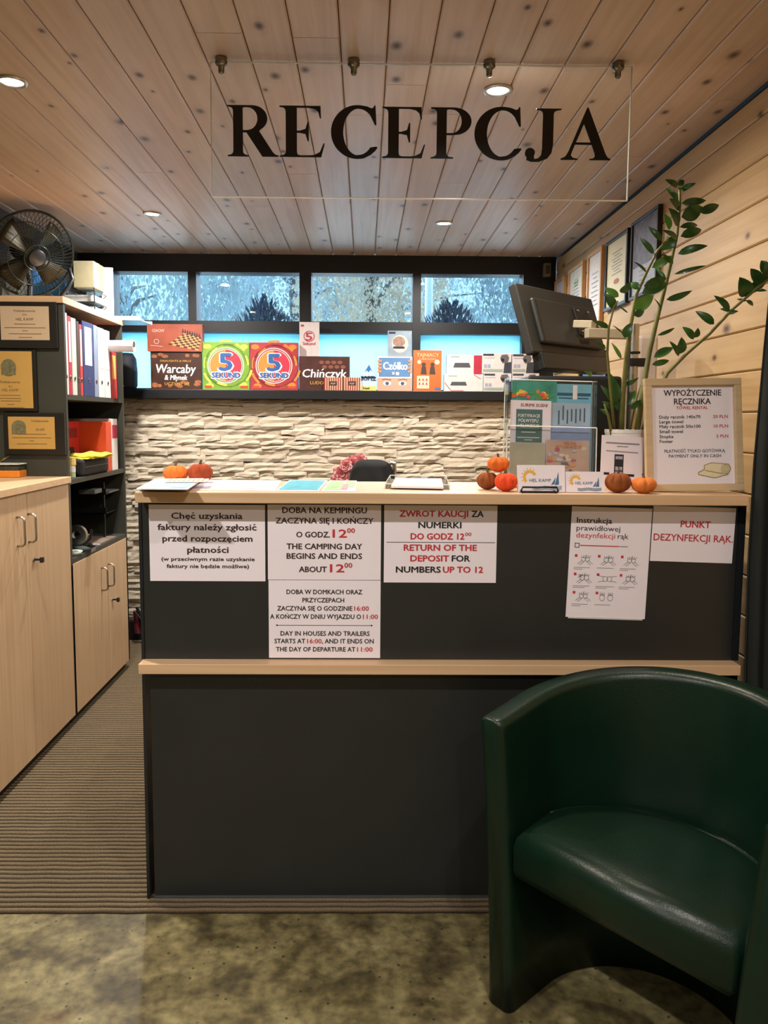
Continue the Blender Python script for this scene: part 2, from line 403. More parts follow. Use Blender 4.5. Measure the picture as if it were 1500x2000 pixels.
# ---------------------------------------------------------------- ceiling of pine boards
ceil = struct('ceiling', bx(XL-0.2, XR+0.2, YN-0.2, YB+0.3, ZC+0.02, ZC+0.12), M_BLACK)
CP = 0.1205; x0c = PZ(659, 0, ZC).x
k0 = math.floor((XL-x0c)/CP); rnd = random.Random(3)
def board(w, L, t=0.018, ax='Y', ch=0.004):
    """tongue-and-groove board with chamfered long edges on its visible (-z) face, length along y"""
    b = B(); pts = [(0.0012, t), (0.0012, ch), (ch+0.0012, 0), (w-ch-0.0012, 0), (w-ch-0.0012+ch, ch), (w-0.0012, t)]
    return b.prism(pts, 0, L)
for k in range(k0, int((XR-x0c)/CP)+2):
    xa = x0c+k*CP; xb = min(xa+CP, XR+0.01); xa2 = max(xa, XL)
    if xb-xa2 < 0.012: continue
    cuts = [YN]; 
    j = rnd.uniform(0.6, 3.6)
    if k == 1: j = PZ(877, 167, ZC).y
    cuts += [j, YB]
    for ya, yb in zip(cuts, cuts[1:]):
        mk('plank', board(xb-xa2, yb-ya-0.002), M_CEIL, ceil, loc=(xa2, ya+0.001, ZC))

# ---------------------------------------------------------------- right wall of pine boards
wr = struct('wall_right', bx(XR+0.02, XR+0.12, YN, YB+0.3, 0, ZC), M_BLACK)
WP = 0.1195; z0 = 1.475
Rw = Matrix(((0, 0, 1), (0, 1, 0), (-1, 0, 0)))
kk = math.floor(-z0/WP)
for k in range(kk, int((ZC-z0)/WP)+1):
    za = max(z0+k*WP, 0); zb = min(z0+(k+1)*WP, ZC-0.018)
    if zb-za < 0.02: continue
    j = rnd.uniform(1.0, 3.0)
    for ya, yb in ((YN, YB),) if k % 2 else ((YN, -0.4), (-0.4, YB)):
        o = board(zb-za, yb-ya-0.002)
        for v in o.bm.verts: x, yv, z = v.co; v.co = (XR+z, ya+yv, za+x)
        mk('plank', o, M_WALL, wr)
# left and near walls
struct('wall_left', bx(XL-0.1, XL, YN, YB+0.3, 0, ZC), mat('dark_green_grey_wall', '4a4a40', 0.7))
struct('wall_near', bx(XL, XR, YN-0.1, YN, 0, ZC), mat('beige_wall_paint', '8b7a62', 0.7))

# ---------------------------------------------------------------- back wall: stone cladding, sill, window band
YG = YB                                     # front of the window frames
def zb(py, px=620): return P(px, py, YG).z
Z_SILL = P(600, 762, 4.44).z; Z_SILLB = P(600, 780, 4.44).z
wb = struct('wall_back', bx(XL-0.1, XR+0.1, YST+0.045, YB+0.2, 0, Z_SILLB), mat('mortar_grey', '8d8270', 0.9))
M_STONE = mat('cream_stone', 'cabda8', 0.85, var=0.07, scale=14, bump=0.6, bscale=70)
def stone(w, h, sd):
    rn = random.Random(sd); b = B(); nx = max(3, int(w/0.035)); nz = 2
    yy = rn.uniform(-0.012, 0.006); tl = rn.uniform(-0.006, 0.010); g = []
    ph = rn.uniform(0, 6)
    for i in range(nx+1):
        col = []
        for j in range(nz+1):
            e = (i in (0, nx)) or (j in (0, nz))
            x = w*i/nx; z = h*j/nz
            z += (0.07*h*math.sin(x*26+ph)+rn.uniform(-.10, .10)*h) * (1 if j in (0, nz) else .6)
            y = yy+tl*(j/nz-.5)*1.4+rn.uniform(-.005, .005)+(0.007 if e else 0)
            col.append(b.bm.verts.new((x, y, z)))
        g.append(col)
    back = [[b.bm.verts.new((v.co.x, 0.05, v.co.z)) for v in (c[0], c[-1])] for c in g]
    for i in range(nx):
        for j in range(nz): b.bm.faces.new((g[i][j], g[i+1][j], g[i+1][j+1], g[i][j+1]))
        b.bm.faces.new((g[i][0], back[i][0], back[i+1][0], g[i+1][0])); b.bm.faces.new((g[i][nz], g[i+1][nz], back[i+1][1], back[i][1]))
    for c, bk in ((g[0], back[0]), (g[-1], back[-1])): b.bm.faces.new([c[0], c[1], c[2], bk[1], bk[0]])
    return b
lib = [(w, h, stone(w, h, 100*i+j).mesh('stone', M_STONE)) for i, w in enumerate((0.09, 0.14, 0.19, 0.25, 0.33)) for j, h in enumerate((0.024, 0.032, 0.040))]
def fill(xa, xb, za, zb_, out, seed):
    r = random.Random(seed); z = za
    while z < zb_-0.008:
        h = r.choice((0.024, 0.032, 0.040)); h = min(h, zb_-z); x = xa+r.uniform(-.12, 0)
        while x < xb-0.01:
            w, hh, me = r.choice([q for q in lib if abs(q[1]-max(0.024, h)) < 0.009])
            xs_ = max(x, xa); ww = min(x+w, xb)-xs_
            if ww > 0.02: out.append((me, xs_, z+r.uniform(-.004, .004), ww/w*1.01, h/hh*1.03))
            x += w
        z += h
st = []; 
zlo = P(600, 945, YB).z-0.02
xright = P(1000, 860, YB).x+0.05
fill(-1.50, xright, zlo, Z_SILLB, st, 5)
nmain = len(st)
fill(-1.46, -1.17, 0.12, zlo, st, 6)
print('stones', nmain, len(st))
rest = []
fill(-1.17, xright, 0.12, zlo, rest, 8)
for me, x, z, sxx, szz in st:
    o = bpy.data.objects.new('stone', me); COL.objects.link(o); o.parent = wb; o.location = (x, YST, z); o.scale = (sxx, 1, szz)
bm = bmesh.new()
for me, x, z, sxx, szz in rest:
    n0 = len(bm.verts); bm.from_mesh(me); bm.verts.ensure_lookup_table()
    for v in bm.verts[n0:]: v.co = Vector((x+v.co.x*sxx, YST+v.co.y, z+v.co.z*szz))
b = B(); b.bm.free(); b.bm = bm
mk('lower_stones', b, M_STONE, wb, kind='stuff')
mk('skirting', bx(XL, XR, YST-0.03, YST+0.044, 0.0095, 0.12), M_BLACK, wb)
# wall to the right of the stones, behind the monitor and plant
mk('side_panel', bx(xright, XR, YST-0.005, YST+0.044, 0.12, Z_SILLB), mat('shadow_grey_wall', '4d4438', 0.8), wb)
struct('trim_1', bx(XL, XR-0.002, 4.44, YB+0.04, Z_SILLB, Z_SILL), M_BLACK, bevel=0.003)    # sill board
# window frame
zt0, zt1 = zb(533), zb(628); zl0, zl1 = zb(651), Z_SILL+0.012
def xw(px, py=600): return P(px, py, YG).x
cols = [(xw(222), xw(368)), (xw(384), xw(585)), (xw(608), xw(806)), (xw(822), xw(1021))]
colL = (XL+0.05, xw(200))
win = struct('window_1', None)
b = B()
b.box(XL, XR-0.002, YG, YG+0.12, zt0, ZC)
b.box(XL, XR-0.002, YG, YG+0.12, zl0, zt1)
b.box(XL, XR-0.002, YG, YG+0.12, Z_SILL, zl1)
edges = [XL, colL[0], colL[1]]+[v for c in cols for v in c]+[XR-0.002]
for i in range(0, len(edges), 2): b.box(edges[i], edges[i+1], YG-0.004, YG+0.124, Z_SILL, zt0+0.01)
mk('window_frame', b, M_BLACK, win)
M_FROST = bpy.data.materials.new('frosted_film'); M_FROST.use_nodes = True; n, l = nodes(M_FROST); n.remove(n['Principled BSDF'])
tr = n.new('ShaderNodeBsdfTranslucent'); tr.inputs[0].default_value = lin('c4f6ff')+(1,)
df = n.new('ShaderNodeBsdfDiffuse'); df.inputs[0].default_value = lin('cfeef2')+(1,)
t = n.new('ShaderNodeTexNoise'); t.inputs['Scale'].default_value = 6; mx = n.new('ShaderNodeMixShader')
l.new(math_node(n, l, 'MULTIPLY_ADD', t.outputs['Fac'], 0.06, 0.08), mx.inputs[0]); l.new(tr.outputs[0], mx.inputs[1]); l.new(df.outputs[0], mx.inputs[2]); l.new(mx.outputs[0], n['Material Output'].inputs[0])
for x0, x1 in [colL]+cols:
    mk('pane', bx(x0-.005, x1+.005, YG+0.055, YG+0.063, zt1-.005, zt0+.005), M_GLASS, win)
    mk('pane', bx(x0-.005, x1+.005, YG+0.059, YG+0.060, zl1-.005, zl0+.005), M_FROST, win, label='frosted pane')
# junction box in the corner
r_ = thing('junction_box', 'small grey electrical box in the corner of back and right wall', 'electrical box', (P(1067, 541, 4.585).x, 4.585, P(1067, 541, 4.585).z))
mk('box_body', bx(-.02, .02, -.03, .013, 0, .075), mat('aged_grey_plastic', '7c786a', 0.5), r_, bevel=.003)
mk('terminal_cover', bx(-.012, .012, -.033, -.03, .015, .06), mat('dark_grey_plastic', '4b483e', 0.5), r_)

# ---------------------------------------------------------------- lamps
M_LAMP = bpy.data.materials.new('lamp_diffuser'); M_LAMP.use_nodes = True; n, l = nodes(M_LAMP); b_ = n['Principled BSDF']
b_.inputs['Emission Color'].default_value = (1, 0.90, 0.74, 1); b_.inputs['Emission Strength'].default_value = 45
proto = None
spots_lab = ['bright recessed spotlight at the left edge of the ceiling', 'recessed ceiling spotlight at back left above the shelf unit', 'recessed ceiling spotlight seen through the hanging clear sign', 'recessed ceiling spotlight at back right near the window',
 'recessed spotlight above the near left cabinets, out of view', 'recessed spotlight above the visitor side, out of view', 'recessed spotlight behind the viewer on the left, out of view', 'recessed spotlight behind the viewer on the right, out of view']
ring = B().lathe([(0.030, 0.004), (0.030, -0.002), (0.034, -0.006), (0.041, -0.005), (0.044, 0.0), (0.044, 0.004)], n=32).mesh('ring', M_STEEL, True)
disc = B().lathe([(0.0, 0.0), (0.030, 0.0)], n=24).mesh('diffuser', M_LAMP)
for i, (x, y) in enumerate(LAMP_SPOTS):
    r_ = thing('ceiling_spotlight', spots_lab[i], 'spotlight', (x, y, ZC-0.001), group='recessed ceiling spotlights')
    mk('ring', ring, None, r_); mk('diffuser', disc, None, r_, loc=(0, 0, -0.0015))
    L = bpy.data.lights.new('bulb', 'AREA'); L.shape = 'DISK'; L.size = 0.06; L.energy = LAMP_W[i]; L.color = (1.0, 0.93, 0.86) if y < 1 else (1.0, 0.88, 0.72) if y < 3 else (1.0, 0.95, 0.90); L.spread = math.radians(165)
    o = bpy.data.objects.new('bulb', L); COL.objects.link(o); o.parent = r_; o.location = (0, 0, -0.012)

# ---------------------------------------------------------------- outside
gr = struct('ground_outside', bx(-14, 14, YB+0.4, 30, -0.4, -0.25), mat('pale_bounce_ground', 'c9c4b4', 0.9, var=.3, scale=2))  # unseen ground, made pale so daylight bounces up to the ceiling
M_BARK = mat('bark', '5b5a56', 0.9, var=.2)
def tree(name, label, x, y, h, rx, rz, zc, n, leafm, sd, lw=0.07, drop=1.8, wisp=False):
    r = random.Random(sd); root = thing(name, label, 'tree', (x, y, -0.25), group=None)
    b = B(); b.tube([(0, 0, 0), (.1, 0, h*.3), (-.05, .1, h*.6), (.05, 0, h*.92)], [.16, .12, .08, .02], 7)
    for k in range(9):
        a = r.uniform(0, 6.28); z1 = h*r.uniform(.3, .8); L = rx*r.uniform(.5, .95)
        b.tube([(0, 0, z1), (math.cos(a)*L*.5, math.sin(a)*L*.5, z1+.4), (math.cos(a)*L, math.sin(a)*L, z1+.55)], [.05, .03, .01], 5)
    mk('trunk', b, M_BARK, root)
    b = B()
    for k in range(n):
        while True:
            p = Vector([r.uniform(-1, 1) for _ in range(3)])
            if p.length < 1 and noise.noise(p*2.6+Vector((sd, 0, 0))) > -0.12: break
        p = Vector((p.x*rx, p.y*rx*.7, zc+p.z*rz))
        w = lw*r.uniform(.5, 1.4); hh = w*(drop if wisp else 1.0)*r.uniform(.7, 1.5)
        a = Vector((r.uniform(-1, 1), r.uniform(-1, 1)*.5, r.uniform(-.3, .3))).normalized()*w*.5
        c = Vector((r.uniform(-.3, .3), r.uniform(-.3, .3), 1)).normalized()*hh*.5
        b.quad(p-a*.3-c, p+a-c*.2, p+a*.2+c, p-a+c*.1)
    mk('foliage', b, leafm, root, kind='stuff', fixn=False)
LG = [mat('hazed_willow_leaf', 'a9b6b4', 0.8, var=.35, scale=3), mat('hazed_grey_leaf', '9aa8a8', 0.8, var=.4, scale=3), mat('hazed_autumn_leaf', 'c4b49a', 0.8, var=.35, scale=2), mat('thuja_leaf', '3c444e', 0.8, var=.3, scale=4)]  # distance haze mixed straight into the willow, grey and autumn leaf colours
tree('willow_tree', 'willow tinted hazy grey-green behind the leftmost upper pane', -3.2, 10.2, 5.4, 2.0, 2.4, 3.4, 30000, LG[0], 1, .032, wisp=True)
tree('birch_tree', 'loose tree tinted hazy blue-grey behind the second window pane', -1.4, 15.5, 7.0, 1.9, 2.8, 4.2, 16000, LG[1], 2, .05)
tree('birch_tree', 'yellowing autumn tree behind the third window pane', 0.1, 12.3, 6.0, 1.25, 2.3, 3.6, 13000, LG[2], 3, .042)
tree('willow_tree', 'dense tree tinted hazy grey behind the rightmost upper pane', 2.7, 10.5, 5.2, 1.5, 2.2, 3.4, 20000, LG[1], 4, .034, wisp=True)
tree('birch_tree', 'sparse tree tinted hazy blue far behind the middle window panes', 0.9, 19.5, 8.0, 2.6, 3.0, 4.7, 14000, LG[0], 5, .06)
for px, py, w, lab in ((514, 582, 1.0, 'dark conical thuja bush outside the second window pane'), (881, 590, 1.15, 'dark conical thuja bush outside the rightmost window pane')):
    p = P(px, py, 8.0); r = random.Random(px); root = thing('thuja_bush', lab, 'bush', (p.x, 8.0, -0.25), group='thuja bushes outside the window'); H = p.z+.25
    b = B(); b.tube([(0, 0, 0), (0, 0, H*.8)], [.06, .02], 6); mk('trunk', b, M_BARK, root); b = B()
    for k in range(14000):
        t = r.random()**.6; z = H*(1-t*.85); rad = .36*w*min(1, (t*6.5))**.6*r.random()**.4; a = r.uniform(0, 6.28)
        q = Vector((math.cos(a)*rad, math.sin(a)*rad, z)); s = .032
        d = Vector((math.cos(a)*.4, math.sin(a)*.4, 1)).normalized()*s*1.4; e = Vector((-math.sin(a), math.cos(a), 0))*s*.4
        b.quad(q-e, q+e, q+d*1.3+e*.3, q+d*1.3-e*.3)
    mk('foliage', b, LG[3], root, kind='stuff', fixn=False)
p = P(837, 630, 9.0); r_ = thing('lamp_post', 'white post standing outside beside the rightmost window pane', 'post', (p.x, 9.0, -0.25))
mk('post', B().tube([(0, 0, 0), (0, 0, 4.2)], 0.045, 10), M_WHITE, r_, smooth=True); mk('finial', B().lathe([(0, .1), (.06, .07), (.08, 0), (.05, -.03), (0, -.03)], (0, 0, 4.25), 12), M_WHITE, r_)
# ---------------------------------------------------------------- reception counter
cxl = P(283, 1400, YF).x; cxr = P(1449, 1150, YF).x
ztop = P(700, 963, 1.948).z; zu = ztop-0.028
zl = P(700, 1288, YF).z; 
ct = thing('reception_counter', 'long dark reception counter with light wood top and lower ledge', 'reception counter', ((cxl+cxr)/2, YF, 0))
ox = (cxl+cxr)/2
def cbx(x0, x1, y0, y1, z0, z1): return bx(x0-ox, x1-ox, y0-YF, y1-YF, z0, z1)
tl_, tr_ = P(263, 970, 1.948).x, P(1463, 976, 1.948).x
mk('countertop', cbx(tl_, tr_, 1.948, 2.31, zu, ztop), M_BIRCHX, ct, bevel=0.002)
mk('ledge', cbx(P(270, 1300, 1.965).x, P(1447, 1310, 1.965).x, 1.965, YF+0.02, zl-0.027, zl), M_BIRCHX, ct, bevel=0.0015)
px1 = P(293, 1700, YF).x
mk('upper_panel', cbx(px1, cxr-0.02, YF, YF+0.018, zl, zu), M_DARK, ct)
mk('front_panel', cbx(px1+.012, cxr-0.02, YF, YF+0.018, 0.016, zl-0.027), M_DARK, ct)
mk('side_panel', cbx(cxl-.004, px1-.0005, YF-0.004, 2.29, 0.0095, zl-0.027), M_DARKEDGE, ct)
mk('side_panel', cbx(cxl-.004, px1-.0005, YF-0.004, 2.29, zl, zu), M_DARKEDGE, ct)
mk('side_panel', cbx(cxr-0.019, cxr, YF-0.002, 2.29, 0.0095, zl-0.027), M_DARKEDGE, ct)
mk('side_panel', cbx(cxr-0.019, cxr, YF-0.002, 2.29, zl, zu), M_DARKEDGE, ct)
mk('bottom_edge_strip', cbx(px1+.012, cxr-0.02, YF-0.003, YF+0.018, 0.0095, 0.0155), mat('worn_silver_strip', '6f7678', 0.35, metal=.6), ct)
mk('desk_top', cbx(cxl+.02, cxr-.02, YF+0.02, 2.85, 0.70, 0.725), M_BIRCHX, ct)
mk('desk_leg', cbx(cxl+.03, cxl+.05, 2.35, 2.83, 0.01, 0.70), M_DARKEDGE, ct)
mk('desk_leg', cbx(cxr-.05, cxr-.03, 2.35, 2.83, 0.01, 0.70), M_DARKEDGE, ct)

# ---------------------------------------------------------------- notices on the counter front
def sheet(label, bb, ry=0.0, group=None, name='paper_notice', cat='notice'):
    x0, y0, x1, y1 = bb
    return upright(name, label, cat, bb, YF-0.0016, 0.0012, M_PAPER, ry=ry, group=group)
BD = 0.022
r_, f = sheet('white notice about invoices, leftmost sheet on the counter front', (293, 986, 519, 1135))
def fn(b):
    for s, x0, x1, y, c in (('Chęć uzyskania', 337, 475, 1013, 11.5), ('faktury należy zgłosić', 310, 502, 1035, 11.5), ('przed rozpoczęciem', 319, 494, 1057, 11.5), ('płatności', 367, 447, 1079, 11.5),
        ('(w przeciwnym razie uzyskanie', 316, 498, 1095, 7), ('faktury nie będzie możliwe)', 326, 487, 1109, 7)): text(b, f, s, x0, x1, y, c, 1, 0.032)
pr(f, r_, 'printed_text', M_BROWNINK, fn)
r_, f = sheet('white notice on camping day hours, second sheet from the left', (523, 986, 744, 1132.5))
def fn(b):
    for s, x0, x1, y, c in (('DOBA NA KEMPINGU', 552, 716, 1002, 11), ('ZACZYNA SIĘ I KOŃCZY', 539, 729, 1022, 10.5), ('O GODZ.', 579, 644, 1049, 10.5), ('THE CAMPING DAY', 560, 707, 1072, 10.5), ('BEGINS AND ENDS', 560, 707, 1091, 10.5), ('ABOUT', 584, 638, 1117, 10.5)): text(b, f, s, x0, x1, y, c, 1, 0.03)
pr(f, r_, 'printed_text', M_BROWNINK, fn)
def fn(b):
    for s, x0, x1, y, c in (('12', 650, 677, 1049, 15), ('00', 678, 693, 1040, 9), ('12', 645, 672, 1117, 15), ('00', 673, 688, 1108, 9)): text(b, f, s, x0, x1, y, c, 1, 0.03)
pr(f, r_, 'printed_text', M_RED, fn, 'red text')
r_, f = sheet('white notice on cabin and trailer hours, hanging below the camping sheet', (525, 1133.5, 743, 1285))
def fn(b):
    for s, x0, x1, y in (('DOBA W DOMKACH ORAZ', 560, 707, 1160), ('PRZYCZEPACH', 591, 672, 1176), ('ZACZYNA SIĘ O GODZINIE', 542, 688, 1192), ('A KOŃCZY W DNIU WYJAZDU O', 528, 705, 1208), ('DAY IN HOUSES AND TRAILERS', 548, 722, 1241),
        ('STARTS AT', 536, 596, 1256), (', AND IT ENDS ON', 629, 730, 1256), ('THE DAY OF DEPARTURE AT', 539, 694, 1272)): text(b, f, s, x0, x1, y, 8.5, 1, 0.02)
    f.line(b, ((540, 1221), (727, 1221)), 0.9); f.disc(b, 541, 1221, 1.6, n=8); f.disc(b, 726, 1221, 1.6, n=8)
pr(f, r_, 'printed_text', M_INK, fn)
def fn(b):
    for s, x0, x1, y in (('16:00', 692, 720, 1192), ('11:00', 709, 738, 1208), ('16:00', 600, 628, 1256), ('11:00', 698, 728, 1272)): text(b, f, s, x0, x1, y, 8.5, 1, 0.02)
pr(f, r_, 'printed_text', M_RED, fn, 'red text')
r_, f = sheet('white notice on deposit return, with large red words', (749, 987, 969, 1138))
def fn(b):
    for s, x0, x1, y in (('ZWROT KAUCJI', 779, 912, 1009), ('DO GODZ 12', 801, 905, 1053), ('RETURN OF THE', 788, 930, 1075), ('DEPOSIT', 801, 876, 1096), ('UP TO 12', 865, 943, 1118)): text(b, f, s, x0, x1, y, 11.5, 1, 0.035)
    text(b, f, '00', 907, 919, 1046, 6.5, 1, .02)
pr(f, r_, 'printed_text', M_RED, fn, 'red text')
def fn(b):
    for s, x0, x1, y in (('ZA', 919, 942, 1009), ('NUMERKI', 816, 899, 1031), ('FOR', 882, 917, 1096), ('NUMBERS', 773, 860, 1118)): text(b, f, s, x0, x1, y, 11.5, 1, 0.035)
    f.line(b, ((754, 1059), (966, 1059)), 1.0)
pr(f, r_, 'printed_text', M_INK, fn)
r_, f = sheet('tall white hand disinfection instruction sheet with small drawings', (1104, 991, 1260, 1207), ry=math.radians(1.6))
def fn(b):
    text(b, f, 'Instrukcja', 1115, 1183, 1022, 10, 1, 0.02); text(b, f, 'prawidłowej', 1115, 1200, 1037, 10, 1, 0.0); text(b, f, 'rąk', 1196, 1217, 1051, 10, 1, 0.0)
    f.line(b, ((1114, 1062), (1122, 1062), (1122, 1070), (1114, 1070), (1114, 1061)), 1.2)
pr(f, r_, 'printed_text', M_INK, fn)
def fn(b):
    text(b, f, 'dezynfekcji', 1115, 1191, 1051, 10, 1, 0.0)
    f.line(b, ((1124, 1066), (1200, 1066)), 1.8)
    for k in range(8):
        x, y = 1115+45*(k % 3), 1086+36*(k//3); f.rect(b.piece(), x, y-2.5, x+5, y+2.5)
pr(f, r_, 'printed_text', M_RED, fn, 'red text and number squares')
def fn(b):
    rn = random.Random(4)
    f.line(b, ((1201, 1066), (1217, 1066)), 1.5)
    bb_ = b
    for k in range(8):
        b = bb_.piece(); x, y = 1136+45*(k % 3), 1094+36*(k//3)
        if k == 3: f.line(b, ((x-12, y-8), (x-5, y-1)), 1.2); f.line(b, ((x-5, y-8), (x-12, y-1)), 1.2)
        for sgn in (-1, 1):
            if k in (4,): # palms wrapped
                f.ring(b, x+sgn*4, y, 5, 0.9, n=10); f.line(b, ((x+sgn*6, y-4), (x+sgn*18, y-6)), .9); f.line(b, ((x+sgn*6, y+4), (x+sgn*18, y+6)), .9)
            elif k == 7:
                f.ring(b, x+sgn*8, y+1, 5, .9, ys=1.2, n=12)
                for q in range(4): f.line(b, ((x+sgn*8-4+q*2.7, y-3), (x+sgn*8-4+q*2.7, y-9)), 1.0)
            else:
                f.ring(b, x+sgn*4, y-1, 4+k % 2, .9, n=10)
                f.line(b, ((x+sgn*2, y+3), (x+sgn*11, y+10)), .9); f.line(b, ((x+sgn*6, y+1), (x+sgn*15, y+8)), .9)
                for q in range(3): f.line(b, ((x+sgn*(1+q*3), y-4), (x+sgn*(q*4.5)+1, y-10+q)), 1.0)
        for q in range(2 if k not in (1, 7) else 1): f.line(b, ((x-22, y+15+q*3.2), (x+12-q*14+rn.uniform(-4, 4), y+15+q*3.2)), 0.9)
pr(f, r_, 'printed_drawing', M_GREY, fn)
mk('adhesive_tape', bx(-.1, .1, -.0012, .002, -.0035, .0005), mat('tape_white', 'c8c8c4', .3), r_)
r_, f = sheet('small white sheet with red words for the disinfection point, rightmost', (1269, 990, 1430, 1098), ry=math.radians(1.6))
def fn(b):
    text(b, f, 'PUNKT', 1324, 1382, 1030, 12.5, 1, 0.02); text(b, f, 'DEZYNFEKCJI RĄK.', 1273, 1428, 1057, 13, 1, 0.012)
pr(f, r_, 'printed_text', M_RED, fn, 'red text')

# ---------------------------------------------------------------- papers on the countertop
def flat(name, label, cat, quadpx, m, z=None, t=0.0015, group=None):
    z = ztop if z is None else z
    pts = [PZ(x, y, z) for x, y in quadpx]; c = sum(pts, Vector())/4
    b = B(); lo = [b.bm.verts.new((p.x-c.x, p.y-c.y, 0.0003)) for p in pts]; hi = [b.bm.verts.new((p.x-c.x, p.y-c.y, t)) for p in pts]
    b.bm.faces.new(lo); b.bm.faces.new(hi)
    for i in range(4): b.bm.faces.new((lo[i], lo[(i+1) % 4], hi[(i+1) % 4], hi[i]))
    r_ = thing(name, label, cat, (c.x, c.y, z), group=group); mk('sheet', b, m, r_)
    def g(u, v, dz=0.0006):     # u along the front edge, v to the back
        a = pts[3].lerp(pts[2], u); d = pts[0].lerp(pts[1], u); q = a.lerp(d, v); return (q.x-c.x, q.y-c.y, t+dz)
    return r_, g
M_TEAL = mat('teal_print', '4fa9bd', 0.45, var=.25, scale=25); M_BLUEP = mat('blue_print', '6f9fd0', 0.45, var=.25, scale=30); M_GREENP = mat('green_print', '9dc08a', 0.5, var=.3, scale=30)
M_ORANGEP = mat('orange_print', 'd9823e', 0.5, var=.25, scale=30); M_PINKP = mat('pink_print', 'd68a92', 0.5, var=.3, scale=25)
def gq(b, g, u0, u1, v0, v1, dz=0.0006): b.quad(g(u0, v0, dz), g(u1, v0, dz), g(u1, v1, dz), g(u0, v1, dz))
leaf_lab = 'leaflet pile at the left end of the counter top'
for k in range(5):
    o_ = (k*3.0-3, -k*.2)
    r_, g = flat('leaflet', ['bottom leaflet of the '+leaf_lab, 'second leaflet from below in the '+leaf_lab, 'middle leaflet of the '+leaf_lab, 'fourth leaflet from below in the '+leaf_lab, 'blue pictured leaflet on top of the pile at the left counter end'][k], 'leaflet',
        [(306+o_[0], 937), (392+o_[0]*.6, 936), (362+o_[0]*.5, 957.2), (268+o_[0]*.6, 956.5)], M_PAPER if k % 2 else M_WHITE, z=ztop+k*0.0036+0.0005, t=0.003, group='leaflets at the left end of the counter')
b = B(); gq(b, g, .05, .95, .08, .85); mk('printed_picture', b, M_BLUEP, r_, fixn=False); b = B(); gq(b, g, .3, .8, .6, .9, .0012); mk('printed_picture', b, M_PINKP, r_, fixn=False)
r_, g = flat('leaflet', 'single orange-striped leaflet in front of the two left pumpkins', 'leaflet', [(330, 935.5), (409, 935.5), (402, 942), (322, 942)], M_PAPER, z=ztop+.0195, t=.001)
b = B()
for k in range(8): gq(b, g, .05+k*.115, .05+k*.115+.07, .1, .9)
mk('printed_stripes', b, M_ORANGEP, r_, fixn=False)
r_, g = flat('price_list', 'large white printed sheet lying left of centre on the counter top', 'sheet of paper', [(400, 938), (549, 938.5), (537, 959), (372, 957)], M_PAPER, t=.001)
b = B()
for k in range(7): gq(b, g, .1, .9-.1*(k % 3), .12+k*.11, .14+k*.11)
mk('printed_lines', b, mat('pale_blue_ink', 'a9b8cc', .5), r_, fixn=False)
r_, g = flat('map_leaflet', 'flat leaflet with teal map print left of the black chair', 'leaflet', [(566, 938), (640, 939), (622, 959.5), (538, 959)], M_PAPER, t=.0012)
b = B(); gq(b, g, .04, .96, .05, .95); mk('printed_map', b, M_TEAL, r_, fixn=False)
r_, g = flat('map_leaflet', 'flat leaflet with pale green map print in front of the pink flowers', 'leaflet', [(645, 939), (697, 939.5), (694, 960), (628, 959.5)], M_PAPER, t=.0012)
b = B(); gq(b, g, .04, .55, .05, .95); gq(b, g, .6, .96, .3, .95); mk('printed_map', b, M_GREENP, r_, fixn=False); b = B(); gq(b, g, .55, .75, .1, .6, .001); mk('printed_map', b, M_PINKP, r_, fixn=False)
# clear tray with papers
r_, g = flat('paper_tray', 'clear acrylic tray lying on the counter right of the chair', 'tray', [(762, 937), (870, 938), (878, 957), (752, 955)], M_ACRYL, t=.003)
b = B()
q = [g(0, 0, 0), g(1, 0, 0), g(1, 1, 0), g(0, 1, 0)]
for a, c in zip(q, q[1:]+q[:1]): b.tube([(a[0], a[1], .014), (c[0], c[1], .014)], .0012, 6); b.tube([(a[0], a[1], .002), (a[0], a[1], .014)], .0015, 6)
mk('rim', b, M_ACEDGE, r_)
b = B()
for a, c in zip(q, q[1:]+q[:1]): b.quad((a[0], a[1], .002), (c[0], c[1], .002), (c[0], c[1], .014), (a[0], a[1], .014))
mk('side_wall', b, M_ACRYL, r_, fixn=False)
r_, g = flat('paper_form', 'stack of pale blue forms in the clear tray', 'paper', [(772, 937.5), (862, 938.5), (866, 955), (764, 953)], M_PAPER, z=ztop+.004, t=.006)
b = B(); gq(b, g, .05, .8, .1, .8); mk('printed_block', b, mat('pale_blue_print', 'a8c0e0', .5), r_, fixn=False)

